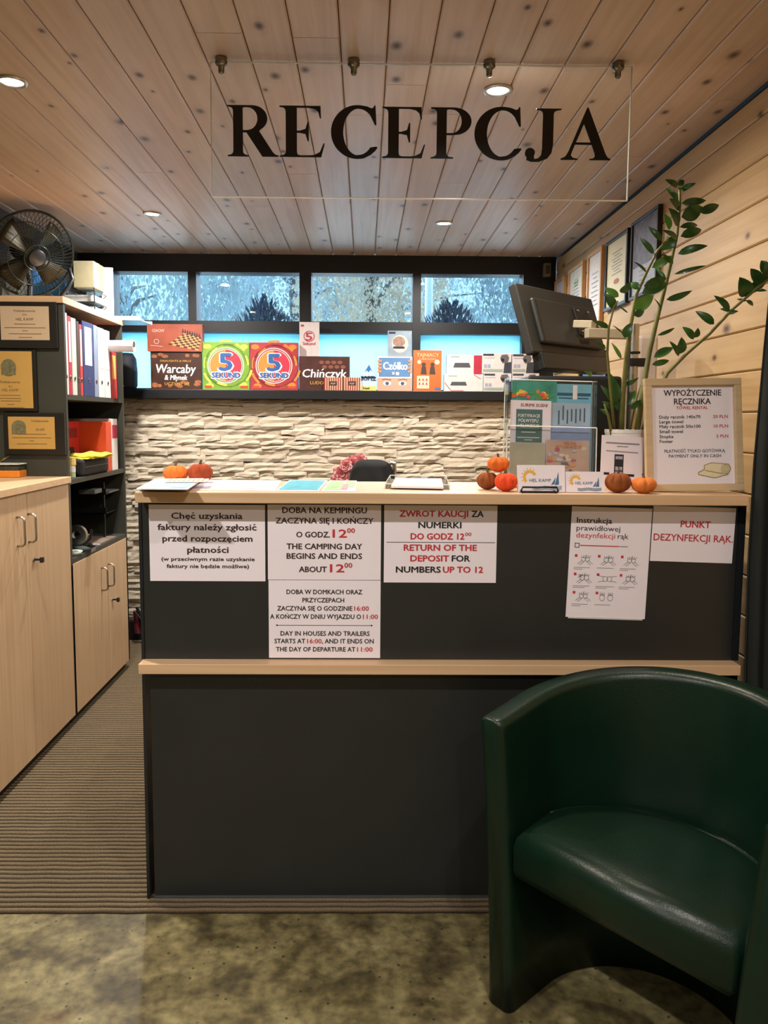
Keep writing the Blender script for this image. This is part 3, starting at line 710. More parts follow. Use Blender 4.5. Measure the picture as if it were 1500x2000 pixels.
# ---------------------------------------------------------------- pumpkins
PUMP = {}
def pumpkin(label, cx, cy, rpx, Y, col, ribs=9, flat_=0.8, rough=0.9, group=None, z=None, seed=1, lift=False):
    s = F/Y; R = rpx/s; c = P(cx, cy, Y); rn = random.Random(seed)
    base = c.z-R*flat_ if z is None else z
    r_ = thing('pumpkin', label, 'pumpkin', (c.x, Y, base), (0, 0, rn.uniform(0, 6)), group)
    b = B(); nu, nv = 72, 16; rows = []
    for j in range(nv+1):
        t = PI*j/nv; row = []
        for i in range(nu):
            a = 2*PI*i/nu; rib = 1-0.10*abs(math.cos(ribs*a/2))**5*math.sin(t)
            w = rib*(1+.02*noise.noise(Vector((math.cos(a)*2, math.sin(a)*2, t+seed))))
            rr = R*math.sin(t)*w; zz = R*flat_*(1-(math.cos(t)))
            if t < .5: zz += 0
            if t > PI-.6: zz -= R*.16*(1-(PI-t)/.6)
            row.append(b.bm.verts.new((rr*math.cos(a), rr*math.sin(a), zz*w if t < 2.5 else zz)))
        rows.append(row)
    for A, C in zip(rows, rows[1:]):
        for i in range(nu): b.bm.faces.new((A[i], A[(i+1) % nu], C[(i+1) % nu], C[i]))
    bmesh.ops.remove_doubles(b.bm, verts=b.bm.verts, dist=1e-5)
    mk('pumpkin_body', b, mat('felt_'+col, col, rough, var=.22, scale=40, bump=.5, bscale=300), r_, smooth=True)
    zt = R*flat_*2-R*.17
    mk('stem', B().tube([(0, 0, zt), (.001, 0, zt+R*.18), (.004, .001, zt+R*.38)], [R*.13, R*.09, R*.1], 7), mat('pumpkin_stem', '6b4a2c', .8), r_)
    return r_
G1 = 'small fabric pumpkins on the counter'
pumpkin('bright orange little pumpkin, leftmost of the pair by the leaflets', 343, 917, 24, 2.24, 'e2752a', 10, .74, z=ztop, seed=1, group=G1)
pumpkin('rust brown little pumpkin, right one of the pair by the leaflets', 391, 915, 25, 2.24, '9c3f1b', 8, .78, z=ztop, seed=2, group=G1)
pumpkin('brown glittery pumpkin, left bottom one of the stacked three', 952, 937, 21, 2.07, '8a4a1c', 9, .85, z=ztop, seed=3, group=G1)
pumpkin('red-orange ribbed pumpkin, right bottom one of the stacked three', 988, 941, 23, 2.02, 'e24a1c', 8, .82, z=ztop, seed=4, group=G1)
o = pumpkin('light orange pumpkin sitting on top of two other pumpkins', 973, 906, 22, 2.05, 'dd6d22', 9, .72, seed=5, group=G1)
pumpkin('dark brown pumpkin in front of the small payment sign', 1207, 944, 25.5, 2.0, '8c4a1a', 9, .8, z=ztop, seed=6, group=G1)
pumpkin('small light orange pumpkin next to the towel sign frame', 1257, 950, 24.5, 1.985, 'dc7a34', 7, .68, z=ztop, seed=7, group=G1)

# ---------------------------------------------------------------- towel rental sign in its frame
FB = (1260, 738, 1450, 962); YS = 2.03
x0, y0, x1, y1 = FB; c = P(1355, 962, YS); w = P(x1, 850, YS).x-P(x0, 850, YS).x; h = P(1355, y0, YS).z-ztop
r_ = thing('picture_frame', 'light wooden standing frame with the towel rental price list', 'framed sign', (c.x, YS, ztop+.002), (math.radians(-7), math.radians(-1.0), math.radians(0)))
f = Face(FB, w, h); ft = .019
b = B(); b.box(-w/2, w/2, -.012, .004, 0, ft); b.box(-w/2, w/2, -.012, .004, h-ft, h); b.box(-w/2, -w/2+ft, -.012, .004, ft, h-ft); b.box(w/2-ft, w/2, -.012, .004, ft, h-ft)
mk('frame', b, M_PALEWOOD, r_, bevel=.0015)
mk('sign_sheet', bx(-w/2+ft-.001, w/2-ft+.001, 0, .002, ft-.001, h-ft+.001), M_PAPER, r_)
mk('backing_board', bx(-w/2+.004, w/2-.004, .0041, .008, .004, h-.004), mat('brown_hardboard', '7a5a3c', .8), r_)
mk('stand', B().tube([(0, .008, h*.6), (0, .10, .03)], .004, 6), M_DARKEDGE, r_)
def fn(b):
    text(b, f, 'WYPOŻYCZENIE', 1300, 1413, 772, 11.5, 1, .014); text(b, f, 'RĘCZNIKA', 1320, 1392, 789, 11.5, 1, .014)
    for s, xx, y in (('Duży ręcznik 140x70', 1371, 817), ('Large towel', 1337, 826.5), ('Mały ręcznik 50x100', 1371, 836), ('Small towel', 1336, 846), ('Stopka', 1317, 856), ('Footer', 1316, 865.5)): text(b, f, s, 1290, xx, y, 6, 1, .012)
pr(f, r_, 'printed_text', M_INK, fn)
def fn(b):
    text(b, f, 'TOWEL RENTAL', 1324, 1386, 799, 6, 1, .01)
    for s, xx, y in (('20 PLN', 1396, 817), ('10 PLN', 1397, 836), ('5 PLN', 1402, 856)): text(b, f, s, xx, 1425, y, 6, 1, .012)
pr(f, r_, 'printed_text', M_RED, fn, 'red text')
def fn(b):
    text(b, f, 'PŁATNOŚĆ TYLKO GOTÓWKĄ', 1299, 1418, 885, 6, 1, .012); text(b, f, 'PAYMENT ONLY IN CASH', 1307, 1410, 895, 6, 1, .012)
pr(f, r_, 'printed_text', mat('slate_blue_ink', '56627a', .6), fn, 'blue-grey text')
def fn(b):
    f.poly(b, ((1364, 925), (1382, 919), (1424, 921), (1424, 931), (1395, 936), (1364, 929)), 1); f.poly(b, ((1376, 912), (1390, 906), (1424, 910), (1427, 920), (1420, 928), (1378, 922)), 2)
pr(f, r_, 'printed_towel', mat('cream_towel_print', 'e6dcb8', .6), fn)
def fn(b):
    f.line(b, ((1364, 925), (1376, 919), (1376, 911), (1390, 906), (1424, 909), (1428, 918), (1422, 929), (1396, 936), (1364, 929), (1364, 925)), 1.2, 3)
    for rr in (9, 6, 3): f.ring(b, 1418, 919, rr, .8, 3, n=14)
    f.line(b, ((1378, 921), (1412, 928)), .9, 3)
pr(f, r_, 'printed_outline', mat('tan_ink', 'a08a58', .6), fn)

# ---------------------------------------------------------------- small payment sign (its square codes left out), card stands
r_, f = upright('payment_sign', 'small white upright sign with phone picture behind the brown pumpkin', 'sign', (1172, 851, 1254, 938), 2.08, .003, M_PAPER, tilt=math.radians(-8), ry=math.radians(3), base=ztop)
def fn(b):
    f.rect(b, 1198, 881, 1216, 919); f.rect(b, 1173, 911, 1189, 915); f.rect(b, 1222, 912, 1238, 916)
pr(f, r_, 'printed_phone', M_INK, fn)
def fn(b):
    f.rect(b, 1200, 884, 1214, 889, 2); f.rect(b, 1200, 901, 1206, 907, 2); f.rect(b, 1208, 901, 1214, 907, 2); f.rect(b, 1200, 909, 1214, 917, 2)
pr(f, r_, 'printed_screen', mat('lilac_screen_print', 'a6a4bc', .5, var=.3, scale=200), fn)
def fn(b):
    f.line(b, ((1180, 863), (1246, 863)), 2.4); f.line(b, ((1202, 868), (1224, 868)), 1.6); f.line(b, ((1181, 876), (1244, 877)), 1.6)
pr(f, r_, 'printed_lines', M_GREY, fn)
def logo(f, b, x0, y0, x1, y1, what):
    W_, H_ = x1-x0, y1-y0; X = lambda u: x0+u*W_; Y = lambda v: y0+v*H_
    if what == 'sun':
        f.ring(b, X(.25), Y(.45), W_*.115, W_*.06, 1, 20, 230, 14)
        for k in range(7):
            a = math.radians(60+k*24); f.line(b, ((X(.25)+W_*.155*math.cos(a), Y(.45)-W_*.155*math.sin(a)), (X(.25)+W_*.19*math.cos(a), Y(.45)-W_*.19*math.sin(a))), 1.4)
    else:
        f.poly(b, ((X(.86), Y(.25)), (X(.87), Y(.72)), (X(.78), Y(.74)))); f.poly(b, ((X(.80), Y(.45)), (X(.78), Y(.70)), (X(.70), Y(.74))))
        for k in range(3): f.line(b, [(X(.30+.09*i), Y(.80+.05*k+.02*math.sin(i*1.5))) for i in range(8)], 1.1)
M_SUN = mat('sun_yellow_print', 'e8b23c', .5); M_NAVY = mat('navy_print', '3f6f9a', .5)
for lab, bb, YY in (('business card stand with sun and sail logo, left of the two on the counter', (1012, 908, 1104, 958), 1.99), ('smaller business card stand with sun and sail logo, right of the two', (1106, 921, 1180, 961), 1.985)):
    r_, f = upright('business_card', lab, 'business cards', bb, YY, .012, M_PAPER, part='card', tilt=math.radians(-10), base=ztop+.001)
    pr(f, r_, 'printed_sun', M_SUN, lambda b: logo(f, b, *bb, 'sun')); pr(f, r_, 'printed_sail', M_NAVY, lambda b: logo(f, b, *bb, 'sail'))
    pr(f, r_, 'printed_text', M_NAVY, lambda b: text(b, f, 'HEL KAMP', bb[0]+(bb[2]-bb[0])*.24, bb[0]+(bb[2]-bb[0])*.70, bb[1]+(bb[3]-bb[1])*.62, 5.5, 2, .0))
bb = (1012, 908, 1104, 958); c = P(1054, 960, 1.965); w2 = .048
r_ = thing('card_holder', 'black wire card holder in front of the left business cards', 'card holder', (c.x, 1.965, ztop))
mk('front_loop', B().tube([(-w2, 0, .006), (-w2+.004, 0, .016), (w2-.004, 0, .016), (w2, 0, .006), (w2-.002, 0, .0035), (-w2+.002, 0, .0035)], .0028, 8, closed=True), M_BLACK, r_, smooth=True)
for s_ in (-1, 1): mk('foot', B().tube([(s_*w2*.9, 0, .0035), (s_*w2*.9, .05, .0035)], .0025, 6), M_BLACK, r_)

# ---------------------------------------------------------------- brochure holder and brochures
BH = (990, 738, 1166, 918); YH = 2.13
c = P(1076, 918, YH); w = P(1166, 830, YH).x-P(990, 830, YH).x; h = P(1076, 738, YH).z-ztop
tl = math.radians(-6); ryy = math.radians(1.2)
r_ = thing('brochure_holder', 'clear acrylic holder full of brochures beside the pumpkins', 'brochure holder', (c.x, YH, ztop+.003), (tl, ryy, 0))
mk('back_plate', bx(-w/2, w/2, .045, .048, 0, h), M_ACRYL, r_); mk('front_pocket', bx(-w/2, w/2, -.003, 0, 0, h*.55), M_ACRYL, r_)
mk('side_wall', bx(-w/2, -w/2+.003, 0, .045, 0, h), M_ACRYL, r_); mk('side_wall', bx(w/2-.003, w/2, 0, .045, 0, h), M_ACRYL, r_)
b = B()
for a, d in (((-w/2, .046, h), (w/2, .046, h)), ((-w/2, .046, 0), (-w/2, .046, h)), ((w/2, .046, 0), (w/2, .046, h)), ((-w/2, -.003, h*.55), (w/2, -.003, h*.55)), ((w/2, -.003, 0), (w/2, -.003, h*.55)), ((-w/2, -.003, 0), (-w/2, -.003, h*.55))): b.tube([a, d], .0016, 6)
mk('edge', b, M_ACEDGE, r_); mk('base_plate', bx(-w/2, w/2, -.003, .048, -.002, 0.0), M_ACRYL, r_)
Mh = Matrix.Translation((c.x, YH, ztop+.003)) @ Euler((tl, ryy, 0)).to_matrix().to_4x4()
def brochure(label, bb, dy, m, fns):
    f0 = Face(BH, w, h); a = f0.u(bb[0], bb[3], 0); d = f0.u(bb[2], bb[1], 0); ww, hh = d[0]-a[0], d[2]-a[2]
    o_ = Mh @ Vector(((a[0]+d[0])/2, dy, max(a[2], .0015)))
    q = thing('brochure', label, 'brochure', o_, (tl, ryy, 0), 'brochures in the clear holder')
    mk('cover', bx(-ww/2, ww/2, 0, .003, 0, hh), m, q); f = Face(bb, ww, hh)
    for i, (nm, mm, fn) in enumerate(fns): pr(f, q, nm, mm, lambda b: fn(f, b))
rn = random.Random(11)
def blobs(cols, bb, n, sd):
    out = []
    for ci, c_ in enumerate(cols):
        def fn(f, b, ci=ci):
            r = random.Random(sd+ci)
            for k in range(n):
                x = r.uniform(bb[0]+4, bb[2]-8); y = r.uniform(bb[1]+3, bb[3]-4); f.disc(b.piece(), x, y, r.uniform(3, 8), r.uniform(2, 4), 1+ci+k*.1, n=9)
        out.append(('printed_shapes', mat('print_'+c_, c_, .45, var=.15, scale=60), fn))
    return out
brochure('brochure with green sea and orange fish cover, top left in the holder', (1002, 741, 1091, 905), .030, mat('sea_green_print', '3f9a86', .4, var=.35, scale=18), blobs(('e8913a', 'e8d24a', '4a9a4a', 'e0603a'), (1002, 755, 1090, 775), 5, 3))
def fnb(f, b): f.rect(b, 1093, 759, 1160, 764); f.line(b, ((1096, 768), (1156, 768)), 2)
brochure('light blue brochure, top right in the holder', (1090, 744, 1162, 905), .034, mat('sky_blue_print', '78b8cf', .4, var=.15, scale=10), [('printed_band', mat('dark_blue_print', '2d5a78', .5), fnb), ('printed_figure', M_WHITEINK, lambda f, b: f.rect(b, 1124, 746, 1133, 770, 2))])
def fteal(f, b): f.rect(b, 1009, 790, 1061, 845)
def ftx(f, b):
    text(b, f, 'FORTYFIKACJE', 1013, 1056, 803, 5, 2, .01); text(b, f, 'PÓŁWYSPU', 1014, 1053, 811.5, 5.5, 2, .01); text(b, f, 'HELSKIEGO', 1013, 1055, 820, 5.5, 2, .01)
    f.line(b, ((1020, 828), (1048, 828)), 1.2, 2); f.line(b, ((1012, 837), (1056, 837)), 1.2, 2); f.line(b, ((1026, 841), (1042, 841)), 1, 2)
def fred(f, b): text(b, f, 'SURIMI SUSHI', 1017, 1070, 785.5, 5, 1, .02, shear=.2)
brochure('white leaflet with teal title block, left front in the holder', (998, 775, 1078, 903), .014, M_PAPER, [('printed_block', mat('dull_teal_print', '47706f', .5), fteal), ('printed_text', M_WHITEINK, ftx), ('printed_text', mat('dark_red_ink', '7a1e2c', .6), fred)])
def ffold(f, b): f.poly(b, ((999, 905), (1000, 846), (1034, 850), (1060, 885), (1064, 906)))
brochure('greyish olive folded brochure, bottom left behind the holder front', (998, 846, 1066, 908), .007, mat('olive_grey_print', 'b9b49a', .5, var=.12, scale=14), [])
def fstr(f, b):
    r = random.Random(2)
    for k in range(7): x = 1095+k*8.5; f.line(b, ((x, 784+r.uniform(-3, 6)), (x, 808+r.uniform(-3, 6))), 2.6)
brochure('pale blue map brochure with dark upright lines, right middle in the holder', (1079, 777, 1158, 905), .022, mat('map_blue_print', 'a3bcd0', .45, var=.15, scale=14), [('printed_columns', mat('slate_print', '3d5670', .5), fstr), ('printed_block', mat('periwinkle_print', '8fa6d2', .5), lambda f, b: f.rect(b, 1080, 815, 1157, 842))])
brochure('brochure with pink and sand pictures, bottom right in the holder', (1068, 840, 1153, 908), .003, mat('sand_pink_print', 'd5b3a0', .45, var=.2, scale=12), blobs(('c86a78', 'e6d6c0', '6b7a72', 'e0a070', 'bcc4d4'), (1070, 848, 1150, 905), 5, 9)+[('printed_text', M_ORANGEP, lambda f, b: (text(b, f, 'HEL NA', 1102, 1126, 847, 4.5, 7, .01), text(b, f, 'WYCIĄGNIĘCIE', 1086, 1138, 853, 4.5, 7, .01)))])

# ---------------------------------------------------------------- monitor on its arm
M_MON = mat('monitor_plastic', '2a2a28', 0.5, var=.08, bump=.1, bscale=500)
A = P(1003, 553, 2.72); Bp = P(1041, 690, 2.52)
A = P(1003, 553, 2.50); TRp = P(1152, 585, 2.90); BLp = P(1040, 690, 2.46)
ux = (TRp-A).normalized(); dn = (BLp-A); dn = (dn-ux*dn.dot(ux)); hgt = dn.length; dn = dn.normalized(); nrm = ux.cross(dn)   # towards the viewer side or away
if nrm.y > 0: nrm = -nrm
wid = (TRp-A).length
Mm = Matrix((ux, -nrm, -dn)).transposed().to_4x4(); Mm.translation = A
r_ = thing('monitor', 'black computer monitor seen from behind on a wall arm', 'monitor', A); r_.matrix_world = Mm
# local: x along the top edge, y away from viewer, z up (top edge is z=0)
mk('casing', bx(0, wid, -.008, .024, -hgt, 0), M_MON, r_, bevel=.006)
mk('rear_bulge', bx(.05, wid-.04, -.026, -.008, -hgt+.03, -.05), M_MON, r_, bevel=.008)
mk('lower_housing', bx(.03, wid-.03, -.018, .02, -hgt-.055, -hgt), M_BLACKPL, r_, bevel=.004)
mk('screen', bx(.008, wid-.008, .0242, .0252, -hgt+.012, -.010), mat('dark_screen', '0c0d10', .15), r_)
b = B()
for k in range(7): b.box(.06+.0*k, .064, -.0275, -.026, -.20+.0*k, -.06) if k == 0 else b.box(.30+k*.012, .305+k*.012, -.0275, -.026, -hgt+.04, -hgt+.055)
mk('vent_slot', b, M_BLACK, r_)
mk('mount_plate', bx(wid*.58, wid*.58+.10, -.034, -.026, -hgt*.5-.05, -hgt*.5+.05), M_BLACK, r_, bevel=.002)
b = B()
for s1 in (0, 1):
    for s2 in (0, 1): b.lathe([(0, 0), (.005, 0), (.005, .004), (0, .004)], n=8, M=Matrix.Translation((wid*.58+.012+s1*.076, -.038, -hgt*.5-.038+s2*.076)) @ Matrix.Rotation(PI/2, 4, 'X'))
mk('screw', b, M_STEEL, r_)
pole = P(1248, 700, 2.62)
r_ = thing('monitor_bracket', 'white jointed monitor arm clamped to a short pole behind the plant', 'monitor arm', (pole.x, pole.y, .725))
def L(px, py, Y): q = P(px, py, Y); return Vector((q.x-pole.x, q.y-pole.y, q.z-.725))
M_ARM = mat('warm_white_metal', 'b8ae98', .4)
def bar(a, c, w_, h_, nm, m=M_ARM):
    d = (c-a); L_ = d.length; x = d.normalized(); z = Vector((0, 0, 1)); z = (z-x*z.dot(x)).normalized(); y = z.cross(x)
    M = Matrix((x, y, z)).transposed().to_4x4(); M.translation = a
    mk(nm, bx(0, L_, -w_/2, w_/2, -h_/2, h_/2, M=M), m, r_, bevel=.003)
bar(L(1124, 633, 2.66), L(1160, 634, 2.60), .03, .026, 'wrist_joint')
bar(L(1145, 651, 2.58), L(1232, 653, 2.62), .028, .033, 'arm')
mk('pole', B().lathe([(0, 0), (.018, 0), (.018, L(1237, 645, 2.62).z+.02), (0, L(1237, 645, 2.62).z+.02)], n=16, c=(L(1236, 700, 2.62).x, 0, 0)), M_STEEL, r_, smooth=False)
mk('clamp', bx(L(1228, 700, 2.62).x, L(1262, 700, 2.62).x, -.02, .02, L(1240, 716, 2.62).z, L(1240, 700, 2.62).z), M_BLACK, r_, bevel=.003)
mk('collar', bx(L(1228, 700, 2.62).x, L(1246, 700, 2.62).x, -.024, .024, L(1240, 692, 2.62).z, L(1240, 687, 2.62).z), M_BLACK, r_, bevel=.003)
q = P(1268, 760, 2.7); r_ = thing('air_purifier', 'slim pale upright device standing behind the plant stems', 'device', (q.x, 2.75, .725))
mk('device_body', bx(-.035, .035, -.03, .03, 0, P(1268, 655, 2.72).z-.725), mat('blush_white_plastic', 'c9bcb4', .4), r_, bevel=.01)
# second screen glowing beyond the arm
q0 = P(1170, 668, 2.75); q1 = P(1215, 735, 2.75)
r_ = thing('desk_screen', 'small lit blue screen seen between the plant stems under the arm', 'screen', ((q0.x+q1.x)/2, 2.78, .725), (math.radians(-12), 0, 0))
mk('screen_casing', bx(-(q1.x-q0.x)/2-.012, (q1.x-q0.x)/2+.012, 0, .02, q1.z-.725-.012, q0.z-.725+.012), M_BLACKPL, r_, bevel=.003)
mk('screen_face', bx(-(q1.x-q0.x)/2, (q1.x-q0.x)/2, -.002, 0, q1.z-.725, q0.z-.725), mat('blue_screen', '7aa6dc', .3, emit=.35, var=.4, scale=12), r_)
mk('stand', bx(-.03, .03, .0, .03, 0, q1.z-.725-.01), M_BLACKPL, r_)
# printer / phone dark body behind holder
r_ = thing('label_printer', 'black box-shaped printer standing on the desk behind the brochures', 'printer', (P(1110, 745, 2.55).x, 2.55, .725))
hz = P(1110, 738, 2.55).z-.725
mk('printer_body', bx(-.16, .14, -.12, .12, 0, hz), M_BLACKPL, r_, bevel=.01)
mk('paper_slot', bx(-.1, .1, -.125, -.12, hz*.6, hz*.64), M_DARKEDGE, r_)

# ---------------------------------------------------------------- office chair and pink flowers behind the counter
YO = 3.95; c = P(726, 940, YO)
r_ = thing('office_chair', 'black office chair whose backrest shows above the counter', 'office chair', (c.x, YO, 0), (0, 0, math.radians(8)))
hw = (P(768, 920, YO).x-P(684, 920, YO).x)/2; zt_ = P(726, 898, YO).z; zb_ = .72
b = B(); g = []
for j in range(11):
    v = j/10; row = []
    for i in range(13):
        u = i/12*2-1; wv = hw*(1+.25*(1-v))*(1-.0*v); z = zb_+(zt_-zb_)*v; rr = 1.0
        if v > .85: rr = math.sqrt(max(0.0, 1-((v-.85)/.155)**2))*.25+.75
        row.append((u*wv*rr, -.03*(u*u)+.02*v, z - (abs(u)**4)*.02*(v > .7)))
    g.append(row)
fr = [[b.bm.verts.new((x, y-.02, z)) for x, y, z in r] for r in g]; bk = [[b.bm.verts.new((x, y+.02, z)) for x, y, z in r] for r in g]
for G_ in (fr, bk):
    for j in range(10):
        for i in range(12): b.bm.faces.new((G_[j][i], G_[j][i+1], G_[j+1][i+1], G_[j+1][i]))
for i in range(12):
    for j in (0, 10): b.bm.faces.new((fr[j][i], fr[j][i+1], bk[j][i+1], bk[j][i]))
for j in range(10):
    for i in (0, 12): b.bm.faces.new((fr[j][i], fr[j+1][i], bk[j+1][i], bk[j][i]))
M_FAB = mat('black_fabric', '232425', .85, bump=.3, bscale=500)
o = mk('backrest', b, M_FAB, r_, smooth=True, bevel=0)
mk('seat', bx(-.23, .23, -.42, .02, .44, .51), M_FAB, r_, bevel=.025)
mk('spine', B().tube([(0, .04, .40), (0, .06, .6), (0, .05, .95)], .018, 8), M_BLACKPL, r_)
mk('side_bracket', B().tube([(hw*.9, .03, zt_-.12), (hw*1.12, .03, zt_-.06), (hw*1.10, .03, zt_-.02), (hw*.9, .03, zt_-.02)], .012, 8), M_STEEL, r_)
mk('gas_lift', B().tube([(0, -.18, .12), (0, -.18, .44)], .028, 12), M_BLACKPL, r_)
for k in range(5):
    a = 2*PI*k/5; mk('base_arm', B().tube([(0, -.18, .12), (.27*math.cos(a), -.18+.27*math.sin(a), .08)], [.022, .014], 8), M_BLACKPL, r_)
    mk('castor', B().lathe([(0, -.03), (.03, -.03), (.03, .03), (0, .03)], n=14, M=Matrix.Translation((.27*math.cos(a), -.18+.27*math.sin(a), .04)) @ Matrix.Rotation(PI/2, 4, 'X')), M_BLACK, r_)
# flowers in a pot on a low cabinet
YP = 4.3; c = P(682, 940, YP)
r_ = thing('low_cabinet', 'low dark cabinet behind the office chair against the stone wall', 'cabinet', (c.x, YP-.02, 0))
mk('cabinet_body', bx(-.3, .3, -.18, .18, 0.0095, .80), M_SHELFDARK, r_); mk('door', bx(-.29, -.005, -.195, -.18, .03, .78), M_DARK, r_); mk('door', bx(.005, .29, -.195, -.18, .03, .78), M_DARK, r_)
r_ = thing('flower_pot', 'bunch of pink artificial roses in a pot left of the black chair', 'flowers', (c.x, YP, .80))
mk('pot', B().lathe([(0, 0), (.05, 0), (.065, .11), (.06, .11), (.05, .1), (0, .1)], n=20), M_WHITE, r_, smooth=True)
M_PINK = mat('pink_petals', 'f2b0b2', .7, var=.15, scale=30); rn = random.Random(5)
for fx, fy, R_ in ((668, 925, 19), (690, 906, 18), (704, 899, 14), (698, 925, 20), (660, 940, 16), (684, 941, 18), (676, 908, 13)):
    q = P(fx, fy, YP); ctr = Vector((q.x-c.x, rn.uniform(-.03, .03), q.z-.80)); b = B(); rr = R_/F*YP
    for layer in range(4):
        for k in range(6):
            a = 2*PI*k/6+layer*.5; t = .25+layer*.3; d = Vector((math.cos(a)*math.sin(t), -math.cos(t)*.9, math.sin(a)*math.sin(t)))
            e = Vector((-math.sin(a), 0, math.cos(a))); p0 = ctr+d*rr*.2; p1 = ctr+d*rr
            b.quad(p0-e*rr*.12, p1-e*rr*.33, p1+Vector((0, -rr*.15, 0))+d*rr*.12, p0+e*rr*.12); b.quad(p0+e*rr*.12, p1+Vector((0, -rr*.15, 0))+d*rr*.12, p1+e*rr*.33, p0+e*rr*.2)
    mk('flower', b, M_PINK, r_, fixn=False)
    b = B(); b.tube([(ctr.x*.2, 0, .08), (ctr.x*.6, 0, ctr.z*.6), tuple(ctr)], .003, 5); mk('flower_stem', b, mat('stem_green', '4c6a3a', .6), r_)
# ---------------------------------------------------------------- boxes on the window sill
GS = 'boxes on the window sill'
def sbox(name, label, cat, bb, Y, d, m, on=None, rz=0.0, group=GS):
    base = Z_SILL+.0005 if on is None else on
    return upright(name, label, cat, bb, Y, d, m, part='box_body', base=base, rz=rz, group=group)
def topz(f, base): return base+f.h
# checkers box and chess box on it
r2, f2 = sbox('board_game_box', 'dark brown draughts game box under the chess box, leftmost on the sill', 'board game', (295, 687, 394, 758), 4.47, .05, mat('dark_brown_box', '43261c', .45, var=.3, scale=14))
def fn(b):
    r = random.Random(1)
    for k in range(16): f2.disc(b, r.uniform(300, 388), r.choice((r.uniform(691, 697), r.uniform(742, 754))), r.uniform(4, 7), 3.2, 1+.05*k, n=12)
pr(f2, r2, 'printed_pieces', mat('wood_counter_print', 'a0623a', .5, var=.3, scale=30), fn)
def fn(b): text(b, f2, 'Warcaby', 304, 382, 727, 16, 3, .04, .12); text(b, f2, '& Młynek', 322, 366, 740, 9, 3, .03, .12)
pr(f2, r2, 'printed_text', M_WHITEINK, fn)
def fn(b): text(b, f2, 'DRAUGHTS & MILLS', 314, 374, 706, 3.5, 2, .02); text(b, f2, 'UCZYMY SIĘ', 322, 370, 750, 5, 2, .04)
pr(f2, r2, 'printed_text', mat('gold_ink', 'c89a3a', .5), fn)
r1, f1 = sbox('board_game_box', 'terracotta chess game box with chessboard picture, top of the left pile', 'board game', (288, 633, 396, 688), 4.46, .05, mat('terracotta_box', 'a8543c', .45, var=.2, scale=10), on=Z_SILL+.001+f2.h)
bo = ((362, 650), (394, 660), (388, 686), (328, 674))
def bl(u, v): a = Vector(bo[0]).lerp(Vector(bo[1]), u); c = Vector(bo[3]).lerp(Vector(bo[2]), u); return tuple(a.lerp(c, v))
pr(f1, r1, 'printed_board', mat('light_square_print', 'd9a468', .5), lambda b: f1.poly(b, bo))
def fn(b):
    for i in range(8):
        for j in range(8):
            if (i+j) % 2: f1.poly(b, (bl(i/8, j/8), bl((i+1)/8, j/8), bl((i+1)/8, (j+1)/8), bl(i/8, (j+1)/8)), 2)
pr(f1, r1, 'printed_squares', mat('dark_square_print', '5a2c1c', .5), fn)
def fn(b):
    for i in range(8): x, y = 358+i*4.6, 650+i*1.4; f1.poly(b, ((x-2, y), (x+2, y), (x+1.2, y-5), (x, y-9), (x-1.2, y-5)), 3)
pr(f1, r1, 'printed_chessmen', M_BROWNINK, fn)
def fn(b): text(b, f1, 'SZACHY', 298, 322, 649, 5.5, 2, .02); f1.ring(b, 306, 668, 4.5, 1.2, 2); f1.line(b, ((294, 676), (318, 678)), 1, 2)
pr(f1, r1, 'printed_text', mat('pink_white_ink', 'e0b8ae', .5), fn)
